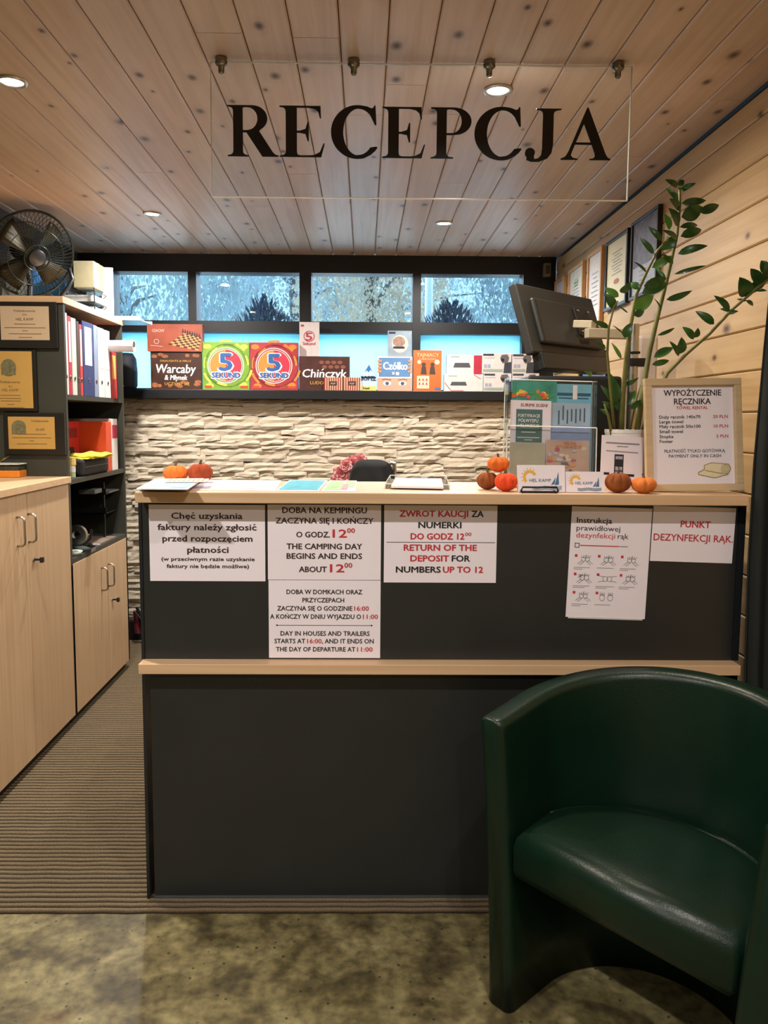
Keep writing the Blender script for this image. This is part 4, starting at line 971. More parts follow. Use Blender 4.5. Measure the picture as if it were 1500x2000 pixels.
# two square quiz boxes
for lab, bb, c1, c2, c3 in (('square green quiz game box with a large blue numeral', (396, 668, 487.5, 762), '7fa83a', 'c6d25a', '4f7a2c'), ('square red and orange quiz game box with a large blue numeral', (489, 669, 582, 764), 'b23a3e', 'd98a3e', '7a2432')):
    r, f = sbox('board_game_box', lab, 'board game', bb, 4.46, .06, mat('swirl_'+c1, c1, .4, var=.25, scale=9))
    ax = (bb[0]+bb[2])/2; ay = (bb[1]+bb[3])/2
    def fn(b):
        for k in range(9): a = k*40; f.ring(b, ax+3, ay-2, 40+4*(k % 3), 4.5, 1, a, a+28, 7)
        for cx, cy in ((bb[0]+10, bb[1]+9), (bb[2]-10, bb[1]+9), (bb[2]-12, bb[3]-10), (bb[0]+14, bb[3]-8)): f.disc(b, cx, cy, 8, 5, 1.5, n=12)
    pr(f, r, 'printed_swirl', mat('swirl_'+c2, c2, .4, var=.2, scale=40), fn)
    def fn(b):
        for k in range(5): f.ring(b, ax+2, ay-3, 38+2*k, 1.5, 2, k*70, k*70+100, 12)
    pr(f, r, 'printed_swirl', mat('swirl_'+c3, c3, .4, var=.2, scale=40), fn)
    pr(f, r, 'printed_ring', M_WHITEINK, lambda b: (f.ring(b, ax, ay-1, 35, 1.6, 3, n=36), f.ring(b, ax, ay-1, 31.5, 1.0, 3, n=36)))
    pr(f, r, 'printed_half_disc', mat('quiz_orange', 'e08a3c', .5), lambda b: f.disc(b, ax, ay-1, 31, None, 3, 90, 270))
    pr(f, r, 'printed_half_disc', mat('quiz_red', 'c8344a', .5), lambda b: f.disc(b, ax, ay-1, 31, None, 3, -90, 90))
    pr(f, r, 'printed_outline', M_WHITEINK, lambda b: (text(b, f, '5', ax-14, ax+14, ay+11, 36, 5, .10), text(b, f, 'SEKUND', ax-28, ax+29, ay+25, 13, 5, .17)))
    pr(f, r, 'printed_text', mat('quiz_blue', '2f5f9e', .5), lambda b: (text(b, f, '5', ax-12, ax+12, ay+9, 33, 6.5, .07), text(b, f, 'SEKUND', ax-27, ax+28, ay+23.5, 10, 6.5, .11)))
    def fn(b): f.rect(b, bb[0]+4, bb[3]-8, bb[0]+18, bb[3]-3, 2); f.rect(b, bb[2]-18, bb[3]-8, bb[2]-3, bb[3]-3, 2)
    pr(f, r, 'printed_label', mat('quiz_label', 'd04434', .5), fn)
# tall white card behind the ludo box
r, f = sbox('card_game_box', 'tall slim white box with red numeral five, standing behind the ludo box', 'game', (585, 629, 623.5, 764), 4.515, .03, mat('soft_white_box', 'd6ccc8', .5))
pr(f, r, 'printed_text', mat('dull_red_ink', 'b04050', .5), lambda b: (text(b, f, '5', 597, 610, 665, 15, 2, .06), f.ring(b, 604, 657, 10, 1.6, 1), text(b, f, 'Sekund', 592, 616, 674, 6, 2, .04), f.rect(b, 588, 634, 594, 638)))
r, f = sbox('board_game_box', 'dark brown ludo game box with white script lettering', 'board game', (584, 696, 683, 764), 4.465, .045, mat('dark_plum_box', '4a2824', .45, var=.3, scale=14))
def fn(b):
    for i in range(4):
        for j in range(2): f.disc(b, 628+i*12+j*6, 708+j*9, 5, 3.6, 1+.1*(i+j), n=10)
pr(f, r, 'printed_pieces', mat('ludo_piece_print', '8a5240', .5), fn)
pr(f, r, 'printed_text', M_WHITEINK, lambda b: text(b, f, 'Chińczyk', 590, 676, 738, 16, 2.5, .04, .12))
pr(f, r, 'printed_text', mat('gold_ink', 'c89a3a', .5), lambda b: text(b, f, 'LUDO', 606, 632, 752, 6, 2, .02))
# popcorn cartons
for lab, bb in (('left striped red and cream popcorn carton in front of the ludo box', (633, 737, 668.5, 766)), ('right striped red and cream popcorn carton', (670, 737, 704.5, 766.5))):
    r, f = sbox('striped_carton', lab, 'carton', bb, 4.45, .012, mat('stripe_cream', 'd8b898', .5), group='striped cartons on the sill')
    pr(f, r, 'printed_stripes', mat('stripe_red', '9a3c34', .5), lambda b: [f.rect(b, bb[0]+k*4.4, bb[1], bb[0]+k*4.4+2.3, bb[3]) for k in range(8)])
    pr(f, r, 'printed_badge', mat('badge_dark', '3a2626', .5), lambda b: f.rect(b, bb[0]+10, bb[1]+9, bb[0]+25, bb[1]+18, 2))
    pr(f, r, 'printed_text', mat('stripe_cream', 'd8b898', .5), lambda b: text(b, f, 'POP', bb[0]+13, bb[0]+22, bb[1]+16, 4, 3, .02))
# blue and white pointed carton
bb = (705, 712, 736, 766); Y = 4.46; c = P(720, 766, Y); w = .09; h = P(720, 712, Y).z-Z_SILL
r = thing('pointed_carton', 'small white and blue pointed carton with yellow base band', 'game', (c.x, Y, Z_SILL+.0005), group=GS); f = Face(bb, w, h)
b = B(); b.prism([f.u(x, y)[::2] for x, y in ((705, 766), (736, 766), (736, 742), (722, 712), (718, 712), (705, 740))], 0, .05); mk('box_body', b, mat('pale_blue_carton', 'bcd2e2', .5), r)
pr(f, r, 'printed_peak', mat('strong_blue_print', '2d6fb4', .5), lambda b: f.poly(b, ((712, 728), (717, 724), (720, 728), (724, 723), (728, 728), (721, 712.5))))
pr(f, r, 'printed_text', mat('navy_ink', '182848', .5), lambda b: (f.rect(b, 705.5, 737, 735, 741), text(b, f, 'SOPEL', 705, 735, 745, 9, 2, .06)))
pr(f, r, 'printed_band', mat('yellow_band', 'd8cc6a', .5), lambda b: f.rect(b, 705, 757, 736, 766))
pr(f, r, 'printed_band_text', M_INK, lambda b: text(b, f, 'Sopel', 709, 722, 763, 4.5, 2, .03))
# forehead game
r, f = sbox('board_game_box', 'square guessing game box with printed eyes and blue title card', 'board game', (737, 696, 805, 766), 4.46, .06, mat('skin_box_print', 'd8a48e', .5, var=.08, scale=10)); h0 = f.h
pr(f, r, 'printed_card_edge', M_WHITEINK, lambda b: f.rect(b, 737.5, 697, 803, 740))
pr(f, r, 'printed_card', mat('card_blue', '5a86b4', .5), lambda b: f.rect(b, 739.5, 699, 801, 737.5, 2))
pr(f, r, 'printed_text', M_WHITEINK, lambda b: (text(b, f, 'Czółko', 748, 795, 723, 15, 4, .06), f.rect(b, 766, 728, 770, 733, 4), f.rect(b, 773, 728, 779, 734, 4)))
pr(f, r, 'printed_fingers', mat('finger_print', 'cf8f74', .5), lambda b: [f.rect(b, x, 703+k*7, x+7, 708+k*7, 5) for x in (738, 797) for k in range(4)])
pr(f, r, 'printed_eyes', M_WHITEINK, lambda b: (f.disc(b, 756, 751, 8, 4.4, 1), f.disc(b, 786, 751, 8, 4.4, 1)))
pr(f, r, 'printed_irises', mat('iris_print', '4a5866', .5), lambda b: (f.disc(b, 756, 751, 3.6, None, 2), f.disc(b, 786, 751, 3.6, None, 2)))
pr(f, r, 'printed_brows', mat('brow_print', '6b3f2c', .5), lambda b: (f.line(b, ((746, 744), (752, 742), (764, 744)), 1.4), f.line(b, ((777, 744), (789, 742), (795, 744)), 1.4)))
r, f = sbox('card_game_box', 'small grey-blue box with round picture, on top of the guessing game', 'game', (757, 646, 804, 695), 4.47, .03, mat('grey_blue_box', '8fa0ae', .45, var=.15, scale=20), on=Z_SILL+.001+h0)
pr(f, r, 'printed_disc', mat('cream_disc_print', 'cfc4b6', .5), lambda b: f.disc(b, 781, 671, 16, 17, 1))
pr(f, r, 'printed_picture', mat('brown_picture_print', '9c7a6a', .5, var=.35, scale=60), lambda b: f.disc(b, 779, 667, 12, 10, 2))
pr(f, r, 'printed_bar', mat('navy_ink', '182848', .5), lambda b: (f.rect(b, 759, 648, 772, 652), f.rect(b, 768, 676, 790, 680, 3)))
# orange box
r, f = sbox('board_game_box', 'tall orange game box with two cartoon spies', 'board game', (807, 684, 862, 767), 4.465, .05, mat('orange_box', 'cf6a34', .45, var=.12, scale=9))
pr(f, r, 'printed_figures', mat('figure_dark', '4a3a34', .5), lambda b: [(f.disc(b, x, 713, 4, 4, 1), f.poly(b, ((x-6, 733), (x+6, 733), (x+4, 717), (x-4, 717)), 1)) for x in (827, 844)])
pr(f, r, 'printed_card', mat('figure_cream', 'dcc8ac', .5), lambda b: (f.rect(b, 814, 736, 838, 762, 1), f.disc(b, 853, 708, 5, 5, 1), f.disc(b, 818, 708, 4, 4, 1)))
pr(f, r, 'printed_symbols', M_RED, lambda b: [f.poly(b, ((817+7*i, 746+8*j), (821+7*i, 746+8*j), (819+7*i, 740+8*j)), 2) for i in range(3) for j in range(2)])
pr(f, r, 'printed_text', mat('peach_ink', 'e8b48c', .5), lambda b: (text(b, f, 'TAJNIACY', 813, 856, 697, 7, 1, .02), text(b, f, 'OBRAZKI', 818, 850, 704, 4, 1, .01)))
pr(f, r, 'printed_badge', M_NAVY, lambda b: f.rect(b, 849, 760, 860, 765))
# router boxes
M_CARTON = mat('white_carton', 'd9d0cc', .5)
def router(label, bb, on, red, dy):
    r, f = sbox('device_box', label, 'electronics box', bb, 4.455+dy, .05, M_CARTON, on=on, group='network device boxes on the sill')
    x0, y0, x1, y1 = bb
    pr(f, r, 'printed_device', mat('device_grey_print', '4c4e52', .5), lambda b: f.poly(b, ((x0+13, y1-13), (x0+47, y1-13), (x0+44, y1-22), (x0+16, y1-22)) if red else ((x0+12, y1-12), (x0+45, y1-12), (x0+42, y1-20), (x0+15, y1-20))))
    def fn(b):
        if red: f.rect(b, x1-17, y0+1, x1-1, y1)
        else: f.line(b, ((x0+1, y1-18), (x0+14, y1-1), (x0+38, y1-1)), 1.2); f.line(b, ((x1-18, y0+1), (x1-4, y0+10)), 1.2)
    pr(f, r, 'printed_red_area', mat('carton_red', 'b02a40', .5), fn)
    pr(f, r, 'printed_line', M_GREY, lambda b: f.line(b, ((x0+8, y0+4), (x0+25, y0+4)), 1.4)); return f
f = router('lower white device box with thin red diagonal lines', (867, 731, 943, 767), None, False, 0)
router('upper white device box with a broad red end', (872, 693, 942, 730.5), Z_SILL+.001+f.h, True, .005)
def cambox(label, bb, on, dy):
    r, f = sbox('camera_box', label, 'electronics box', bb, 4.455+dy, .05, M_CARTON, on=on, group='camera boxes on the sill')
    x0, y0, x1, y1 = bb
    def fn(b): f.rect(b, x0+1, y0+1, x0+22, y0+5); f.poly(b, ((x1-15, y1), (x1, y1), (x1, y1-22), (x1-13, y1-20)))
    pr(f, r, 'printed_dark_area', mat('carton_dark', '3a3c46', .5), fn)
    def fn(b): f.poly(b, ((x1-22, y0+10), (x1-19, y0+3), (x1-8, y0+2), (x1-4, y0+9), (x1-7, y0+17), (x1-17, y0+19)), 2)
    pr(f, r, 'printed_camera', mat('camera_print', '63605f', .5), fn)
    pr(f, r, 'printed_lens', M_INK, lambda b: f.disc(b, x1-17, y0+13, 3.4, None, 3, n=14))
    pr(f, r, 'printed_band', mat('pale_green_print', '9aa89c', .5), lambda b: f.rect(b, x0+1, y1-8, x1-16, y1-2))
    pr(f, r, 'printed_icons', mat('lilac_print', 'a3a2b8', .5), lambda b: (f.rect(b, x0+3, y1-17, x0+9, y1-10), f.rect(b, x0+10, y1-17, x0+16, y1-10), f.line(b, ((x0+3, y0+9), (x0+24, y0+9)), 1.2))); return f
f = cambox('lower left camera box, beside the white device boxes', (944, 729, 998, 767), None, 0)
cambox('upper left camera box, beside the red-ended device box', (942, 690, 998, 728.5), Z_SILL+.001+f.h, .004)
f = cambox('lower right camera box, half hidden behind the brochure holder', (1000, 729, 1052, 767), None, 0)
cambox('upper right camera box, next to the monitor edge', (1000, 691, 1042, 728.5), Z_SILL+.001+f.h, .004)

# ---------------------------------------------------------------- framed papers on the right wall
def wallframe(label, pa, pb, fm, inner, fns=(), ft=.018):
    """pa: near top corner pixel, pb: far bottom corner pixel, on the plane x = XR"""
    A_, C_ = PX(pa[0], pa[1], XR-.018), PX(pb[0], pb[1], XR-.018); w = abs(A_.y-C_.y); h = A_.z-C_.z
    r = thing('picture_frame', label, 'framed picture', (XR-.002, (A_.y+C_.y)/2, C_.z), (0, 0, PI/2), 'framed papers on the right wall')
    # local x -> world +y ... front faces -x world (local +y) ; mirror so that text reads correctly
    r.rotation_euler = (0, 0, -PI/2)
    b = B(); b.box(-w/2, w/2, -.018, 0, 0, ft); b.box(-w/2, w/2, -.018, 0, h-ft, h); b.box(-w/2, -w/2+ft, -.018, 0, ft, h-ft); b.box(w/2-ft, w/2, -.018, 0, ft, h-ft)
    mk('frame', b, fm, r, bevel=.001); mk('sheet', bx(-w/2+ft-.001, w/2-ft+.001, -.010, -.006, ft-.001, h-ft+.001), inner, r)
    f = Face((0, 0, 100, 140), w, h, -.0105)
    for nm, m, fn in fns: pr(f, r, nm, m, lambda b: fn(f, b))
def lines(f, b, n=9, y0=40, dy=8, x0=25, x1=75):
    r = random.Random(n)
    for k in range(n): q = r.uniform(0, 12); f.line(b, ((x0+q, y0+k*dy), (x1-q, y0+k*dy)), 1.6)
M_CREAM = mat('cream_certificate', 'd9cfa8', .5, var=.04, scale=6); M_BF = mat('black_frame', '1a1816', .35)
wallframe('black framed photo poster, nearest on the right wall', (1287, 398), (1228, 588), M_BF, mat('pale_poster', 'a8acb4', .5), [('printed_photo', mat('dusky_photo_print', '5e5a66', .5, var=.6, scale=25), lambda f, b: f.rect(b, 7, 7, 93, 85)), ('printed_lines', M_GREY, lambda f, b: lines(f, b, 5, 95, 8))], ft=.012)
wallframe('black framed cream certificate, second on the right wall', (1227, 444), (1179, 610), M_BF, M_CREAM, [('printed_lines', M_GREY, lambda f, b: lines(f, b, 8, 30, 6)), ('printed_crest', mat('reddish_crest', 'b0603c', .5), lambda f, b: f.disc(b, 50, 88, 12, 5))], ft=.014)
M_OAK = mat('light_oak_frame', 'c49a6c', .45)
wallframe('light wood framed certificate, third on the right wall', (1176, 478), (1143, 650), M_OAK, mat('pale_certificate', 'd2cdc8', .5), [('printed_lines', M_GREY, lambda f, b: lines(f, b, 8))])
wallframe('light wood framed certificate, fourth on the right wall', (1139, 508), (1107, 640), M_OAK, mat('pale_certificate2', 'c9c4b8', .5), [('printed_lines', M_GREY, lambda f, b: lines(f, b, 6)), ('printed_crest', mat('green_crest', 'a8b48a', .5), lambda f, b: f.disc(b, 50, 40, 14, 9))])
wallframe('light wood framed certificate, farthest on the right wall', (1102, 537), (1081, 640), M_OAK, mat('pale_certificate3', 'bcbcc4', .5), [('printed_lines', M_GREY, lambda f, b: lines(f, b, 7))])

# ---------------------------------------------------------------- hanging acrylic sign
YSG = PZ(821, 119, ZC).y; BBs = (411, 124, 1231, 388)
c = P(821, 388, YSG); w = P(1231, 250, YSG).x-P(411, 250, YSG).x; zt = P(821, 124, YSG).z; h = zt-c.z
print('sign top', zt, 'ceiling', ZC)
r = thing('hanging_sign', 'clear acrylic sign with black RECEPCJA letters hanging from the ceiling', 'hanging sign', (c.x, YSG, c.z))
mk('acrylic_plate', bx(-w/2+.002, w/2-.002, 0, .008, .002, h-.002), M_ACRYL, r)
b = B(); b.box(-w/2, w/2, 0, .008, 0, .002); b.box(-w/2, w/2, 0, .008, h-.002, h); b.box(-w/2, -w/2+.002, 0, .008, .002, h-.002); b.box(w/2-.002, w/2, 0, .008, .002, h-.002)
mk('polished_edge', b, M_ACEDGE, r)
f = Face(BBs, w, h)
def arc(cx, cy, rx, ry, a0, a1, n=14): return [(cx+rx*math.cos(math.radians(a0+(a1-a0)*i/n)), cy+ry*math.sin(math.radians(a0+(a1-a0)*i/n))) for i in range(n+1)]
def br(x0, y0, x1, y1, e=.022): return None
E = [(.02, 0), (.86, 0), (.93, .27), (.905, .27), (.83, .10), (.72, .045), (.60, .035), (.44, .035), (.385, .05), (.37, .10), (.37, .475), (.42, .475), (.54, .45), (.585, .31), (.61, .31), (.61, .69), (.585, .69), (.54, .55), (.42, .515), (.37, .515), (.37, .962), (.60, .962), (.73, .935), (.80, .88), (.83, .76), (.855, .76), (.845, 1.0), (.02, 1.0), (.02, .975), (.10, .96), (.135, .93), (.145, .88), (.145, .12), (.135, .07), (.10, .04), (.02, .025)]
Rl = [[(.0, 0), (.43, 0), (.43, .025), (.36, .035), (.315, .07), (.31, .12), (.31, .47), (.38, .47), (.70, 0), (1.03, 0), (1.03, .025), (.97, .04), (.92, .08), (.64, .50)]+arc(.50, .745, .305, .255, -55, 90)+[(.0, 1.0), (.0, .975), (.07, .96), (.105, .93), (.115, .88), (.115, .12), (.105, .07), (.07, .04), (0, .025)], [(.31, .515), (.36, .515)]+arc(.40, .74, .205, .222, -85, 85)+[(.35, .962), (.31, .95)]]
Pl = [[(.0, 0), (.47, 0), (.47, .025), (.38, .035), (.335, .07), (.325, .12), (.325, .46), (.42, .46)]+arc(.47, .73, .37, .27, -70, 90)+[(.0, 1.0), (.0, .975), (.07, .96), (.11, .93), (.12, .88), (.12, .12), (.11, .07), (.07, .04), (0, .025)], [(.325, .50), (.38, .50)]+arc(.43, .73, .205, .232, -80, 85)+[(.37, .965), (.325, .95)]]
Cl = [[(.93, .20), (.905, .22)]+arc(.56, .50, .30, .445, -42, -90, 8)+arc(.56, .50, .315, .46, -100, -260, 18)[0:]+arc(.55, .50, .33, .455, 92, 45, 8)+[(.875, .64), (.905, .64), (.885, 1.02), (.86, 1.02), (.84, .975), (.80, .965), (.72, 1.0)]+arc(.53, .50, .53, .525, 78, 285, 26)+[(.80, .06), (.88, .13)]]
Jl = [[(.22, 1.0), (.22, .975), (.31, .96), (.355, .93), (.365, .88), (.365, .22), (.345, .09), (.28, .025), (.20, .01), (.19, .06), (.215, .14)]+arc(.105, .125, .11, .105, 10, 230, 12)+[(.03, -.01), (.13, -.045), (.30, -.045), (.48, .02), (.57, .13), (.60, .30), (.60, .88), (.61, .93), (.66, .96), (.76, .975), (.76, 1.0)]]
Al = [[(.0, 0), (.34, 0), (.34, .025), (.24, .045), (.205, .09), (.225, .16), (.28, .30), (.615, .30), (.68, .13), (.685, .07), (.65, .035), (.58, .025), (.58, 0), (1.0, 0), (1.0, .025), (.945, .05), (.90, .12), (.53, 1.03), (.505, 1.03), (.15, .16), (.09, .065), (.0, .025)], [(.30, .345), (.595, .345), (.45, .71)]]
LT = (('R', Rl, 444, 543), ('E', [E], 545, 633), ('C', Cl, 645, 736), ('E', [E], 745, 829), ('P', Pl, 840, 919), ('C', Cl, 925, 1018), ('J', Jl, 1025, 1094), ('A', Al, 1095, 1193))
wx = {'R': 1.03, 'E': .93, 'C': .93, 'P': .84, 'J': .76, 'A': 1.0}
M_LET = mat('black_vinyl', '0d0f12', .28, var=.05)
for ch, loops, x0, x1 in LT:
    cu = bpy.data.curves.new('letter', 'CURVE'); cu.dimensions = '2D'; cu.fill_mode = 'BOTH'; cu.extrude = .0015
    mn = 0.02 if ch == 'E' else 0.0
    for lp in loops:
        sp = cu.splines.new('POLY'); sp.points.add(len(lp)-1); sp.use_cyclic_u = True
        for i, (u, v) in enumerate(lp):
            X_, _, Z_ = f.u(x0+(u-mn)/(wx[ch]-mn)*(x1-x0), 309-v*100)
            sp.points[i].co = (X_, Z_, 0, 1)
    o = bpy.data.objects.new('letter', cu); COL.objects.link(o); bpy.context.view_layer.update()
    me = bpy.data.meshes.new_from_object(o.evaluated_get(bpy.context.evaluated_depsgraph_get())); bpy.data.objects.remove(o)
    for v in me.vertices: x, y, z = v.co; v.co = (x, -.0017+z, y)
    me.materials.clear(); me.materials.append(M_LET); me.name = 'letter'
    mk('letter', me, None, r)
for px in (433, 691, 955, 1206):
    q = P(px, 130, YSG); x_ = q.x-c.x
    b = B(); b.lathe([(.016, ZC-c.z-.002), (.016, h-.01), (.012, h-.014), (.008, h-.016), (.008, h-.03), (.006, h-.034), (0, h-.035)], (x_, -.006, 0), 16)
    mk('bracket', b, mat('aged_steel', '8a8478', .25, metal=1.0), r, smooth=True)
# ---------------------------------------------------------------- left cabinets
YA, YB1, YC1 = PX(0, 0, 1).y*0+2.1, PX(134, 940, XCAB).y, PX(247, 1000, XCAB).y
ysA = PX(60, 1180, XCAB).y; ysB = PX(212, 1180, XCAB).y
print('cabinet depths', ysA, YB1, ysB, YC1)
YA = ysA-(YB1-ysA)
z_w0 = PX(134, 943, XCAB).z; z_w1 = z_w0+.027
GC = 'light wood door cabinets along the left wall'
def handle(r, y, z0_, z1_):
    b = B(); d = .028; rr = .0042
    b.tube([(0, 0, z0_), (d*.6, 0, z0_), (d*.92, 0, z0_+.006), (d, 0, z0_+.016), (d, 0, z1_-.016), (d*.92, 0, z1_-.006), (d*.6, 0, z1_), (0, 0, z1_)], rr, 8)
    return b
def door(r, y0, y1, z0_, z1_, hy, hz, key, keyname=None):
    o = mk('door', bx(-.018, 0, y0, y1, z0_, z1_), M_BIRCH, r, bevel=.001)
    hb = handle(r, 0, hz[0], hz[1])
    for v in hb.bm.verts: v.co.y += hy
    mk('handle', hb, M_STEEL, o, smooth=True)
    if key is not None:
        ky, kz = key
        mk('lock', B().lathe([(0, 0), (.009, 0), (.009, .004), (0, .005)], n=14, M=Matrix.Translation((0, ky, kz)) @ Matrix.Rotation(PI/2, 4, 'Y')), M_STEEL, o)
        mk('key', B().box(.004, .030, ky-.001, ky+.001, kz-.004, kz+.004).box(.022, .034, ky-.002, ky+.014, kz-.012, kz+.008), M_BLACKPL, o, bevel=.001)
# near low cabinet
r = thing('cabinet', 'near tall-door light wood cabinet with open counter top, at the left edge', 'cabinet', (XCAB, YA, 0), group=GC)
D1 = YB1-YA
mk('worktop', bx(XL-XCAB+.01, .012, -.01, D1-.001, z_w0, z_w1), M_BIRCHX, r, bevel=.002)
mk('carcass', bx(XL-XCAB+.01, -.019, .0, D1-.002, .05, z_w0), M_BIRCH, r)
mk('plinth', bx(XL-XCAB+.02, -.025, .0, D1-.002, .0095, .05), M_BLACK, r)
hz = (PX(62, 1062, XCAB+.028).z, PX(62, 1006, XCAB+.028).z)
door(r, .002, ysA-YA-.0015, .05, z_w0-.003, PX(48, 1030, XCAB+.028).y-YA, hz, None)
door(r, ysA-YA+.0015, D1-.004, .05, z_w0-.003, PX(70, 1030, XCAB+.028).y-YA, hz, (PX(66, 1093, XCAB).y-YA, PX(66, 1093, XCAB).z))
# second near cabinet towards the viewer (outside the frame, keeps the row complete)
# tall shelf unit
D2 = YC1-YB1; ztop_s = PX(120, 578, XCAB).z; zts = ztop_s-.027
r = thing('shelf_unit', 'tall dark grey shelf unit with light wood top and lower doors', 'shelf unit', (XCAB, YB1, 0))
zd = PX(141, 1103, XCAB).z
z_b = zd+.022; z_m = PX(134, 938, XCAB).z; z_u = PX(121, 770, XCAB).z
mk('top_board', bx(XL-XCAB+.01, .004, -.012, D2+.008, zts, ztop_s), M_BIRCHX, r, bevel=.001)
mk('side_panel', bx(XL-XCAB+.01, 0, 0, .018, .05, zts), M_SHELFDARK, r); mk('side_panel', bx(XL-XCAB+.01, 0, D2-.018, D2, .05, zts), M_SHELFDARK, r)
mk('back_board', bx(XL-XCAB+.012, XL-XCAB+.02, .018, D2-.018, .05, zts), M_BLACK, r)
for nm, z in (('shelf', z_u), ('shelf', z_m), ('shelf', z_b)): mk(nm, bx(XL-XCAB+.02, -.002, .018, D2-.018, z-.02, z), M_SHELFDARK, r)
mk('lower_box', bx(XL-XCAB+.02, -.019, .018, D2-.018, .05, zd-.003), M_BIRCH, r)
mk('plinth', bx(XL-XCAB+.02, -.025, .01, D2-.01, .0095, .05), M_BLACK, r)
hz = (PX(215, 1150, XCAB+.028).z, PX(215, 1106, XCAB+.028).z)
door(r, .002, ysB-YB1-.0015, .05, zd, PX(210, 1128, XCAB+.028).y-YB1, hz, None)
door(r, ysB-YB1+.0015, D2-.002, .05, zd, PX(223, 1125, XCAB+.028).y-YB1, hz, (PX(219, 1171, XCAB).y-YB1, PX(219, 1171, XCAB).z))
# binders
def at(px, py=700, X=XCAB-.01): return PX(px, py, X).y
XB = XCAB-.012
bind = [(121, 134.5, 'e4e0da', 'white binder at the near end of the upper shelf', 610, None), (135, 141, 'b8344a', 'raspberry red binder with a white spine label', 618, 'e6e2e0'), (141.5, 151, 'c6cfc4', 'pale green-white binder right of the red one', 622, None), (151.5, 157, '4a3a34', 'thin dark brown binder', 628, None), (157, 162.5, 'c03a44', 'thin red folder beside the navy binder', 634, 'dcd2c8'),
    (163, 184, '2d3a66', 'broad navy blue binder with a white label', 630, 'cfd4e6'), (184.5, 192, '7c8aa4', 'grey-blue binder right of the navy one', 636, None), (192.5, 204.5, 'dcd6cc', 'cream binder with round finger hole, left of two', 641, 'dcd6cc'), (205, 216, 'd8d4ce', 'cream binder with round finger hole, right of two', 646, 'd8d4ce'), (217, 228, 'c62f38', 'bright red folder at the far end of the upper shelf', 688, 'e8a050')]
for i, (a, c_, colr, lab, pyt, lb) in enumerate(bind):
    y0, y1 = max(at(a), YB1+.0185), at(c_); zt_ = min(PX((a+c_)/2, pyt, XCAB-.01).z, zts-.004)
    q = thing('binder', lab, 'binder', (XB, (y0+y1)/2, z_u+.0005), group='binders on the upper shelf'); w = (y1-y0)/2-.0015; H = zt_-z_u-.0005
    mk('cover', bx(-.29, 0, -w, w, 0, H), mat('binder_'+colr, colr, .45, var=.03), q, bevel=.002)
    if lb: mk('spine_label', bx(0, .0008, -w*.65, w*.65, H*.42, H*.93), mat('label_'+lb, lb, .6), q)
    if w > .012: mk('finger_ring', B().lathe([(.006, 0), (.009, .001), (.010, 0)], n=16, M=Matrix.Translation((.0012, 0, H*.22)) @ Matrix.Rotation(PI/2, 4, 'Y')), M_STEEL, q); mk('finger_hole', B().lathe([(0, 0), (.0065, 0)], n=14, M=Matrix.Translation((.0011, 0, H*.22)) @ Matrix.Rotation(PI/2, 4, 'Y')), M_BLACK, q)
# paper roll lying across the top of the far binders
a = PX(214, 676, XCAB+.0); q0 = P(216, 676, a.y+.036); q1 = P(262, 677, a.y+.036)
r = thing('paper_roll', 'white paper roll sticking out of the upper shelf', 'paper roll', (q0.x, a.y+.036, q0.z))
L_ = q1.x-q0.x; R_ = .028
b = B().lathe([(R_-.004, -.18), (R_, -.18), (R_, L_), (R_-.004, L_), (R_-.004, -.18)], n=20, M=Matrix.Rotation(PI/2, 4, 'Y')); mk('roll', b, M_PAPER, r, smooth=False)
r = thing('roll_core', 'grey cardboard core inside the white paper roll', 'tube', (q0.x, a.y+.036, q0.z)); mk('core', B().lathe([(.010, -.17), (.014, -.17), (.014, L_-.003), (.010, L_-.003), (.010, -.17)], n=16, M=Matrix.Rotation(PI/2, 4, 'Y')), mat('card_grey', '9a8f84', .8), r)
# dark rounded bag with white marks on the sill end
q = P(247, 752, 4.50); r = thing('black_bag', 'dark navy rounded bag with white marks at the left end of the sill', 'bag', (q.x, 4.50, Z_SILL))
hh = P(247, 690, 4.50).z-Z_SILL; b = B().lathe([(0, 0), (.05, 0), (.062, .02), (.064, hh*.5), (.058, hh*.85), (.04, hh), (0, hh)], n=24); mk('bag_body', b, mat('navy_cloth', '181c28', .7), r, smooth=True)
f = Face((230, 690, 264, 752), .11, hh, -.0655)
pr(f, r, 'white_mark', M_WHITEINK, lambda b: (f.poly(b, ((237, 748), (241, 748), (243, 745), (246, 748), (249, 748), (244, 738), (241, 738))), f.poly(b, ((237, 704), (241, 712), (238, 712)))))
# first aid box, folders, cloth, case, jars on the middle shelf
zz = z_m+.0005
q0, q1 = PX(128, 900, XCAB-.12), PX(182, 900, XCAB-.12)
r = thing('first_aid_box', 'red first aid box with white cross on the middle shelf', 'first aid box', (XCAB-.14, (q0.y+q1.y)/2-.012, zz))
hw = (q1.y-q0.y)/2; H = PX(150, 822, XCAB-.12).z-zz
mk('box_body', bx(-.2, 0, -hw, hw, 0, H), mat('first_aid_red', 'b02a24', .4, var=.04), r, bevel=.01)
f = Face((0, 0, 100, 100), 2*hw, H)
def onx(fn):     # draw on the +x side
    b = B(); fn(b)
    for v in b.bm.verts: x, y, z = v.co; v.co = (-y+.0005, x, z)
    return b
mk('label_plate', onx(lambda b: f.rect(b, 8, 50, 48, 85)), mat('dark_label', '20241f', .5), r, fixn=False)
mk('white_cross', onx(lambda b: (f.rect(b, 24, 57, 32, 78, 2), f.rect(b, 16, 63, 40, 72, 2))), mat('pale_cross', 'b8c4bc', .5), r, fixn=False)
mk('title_band', onx(lambda b: f.rect(b, 10, 14, 60, 32)), mat('deep_red_band', '7a1a1c', .5), r, fixn=False)
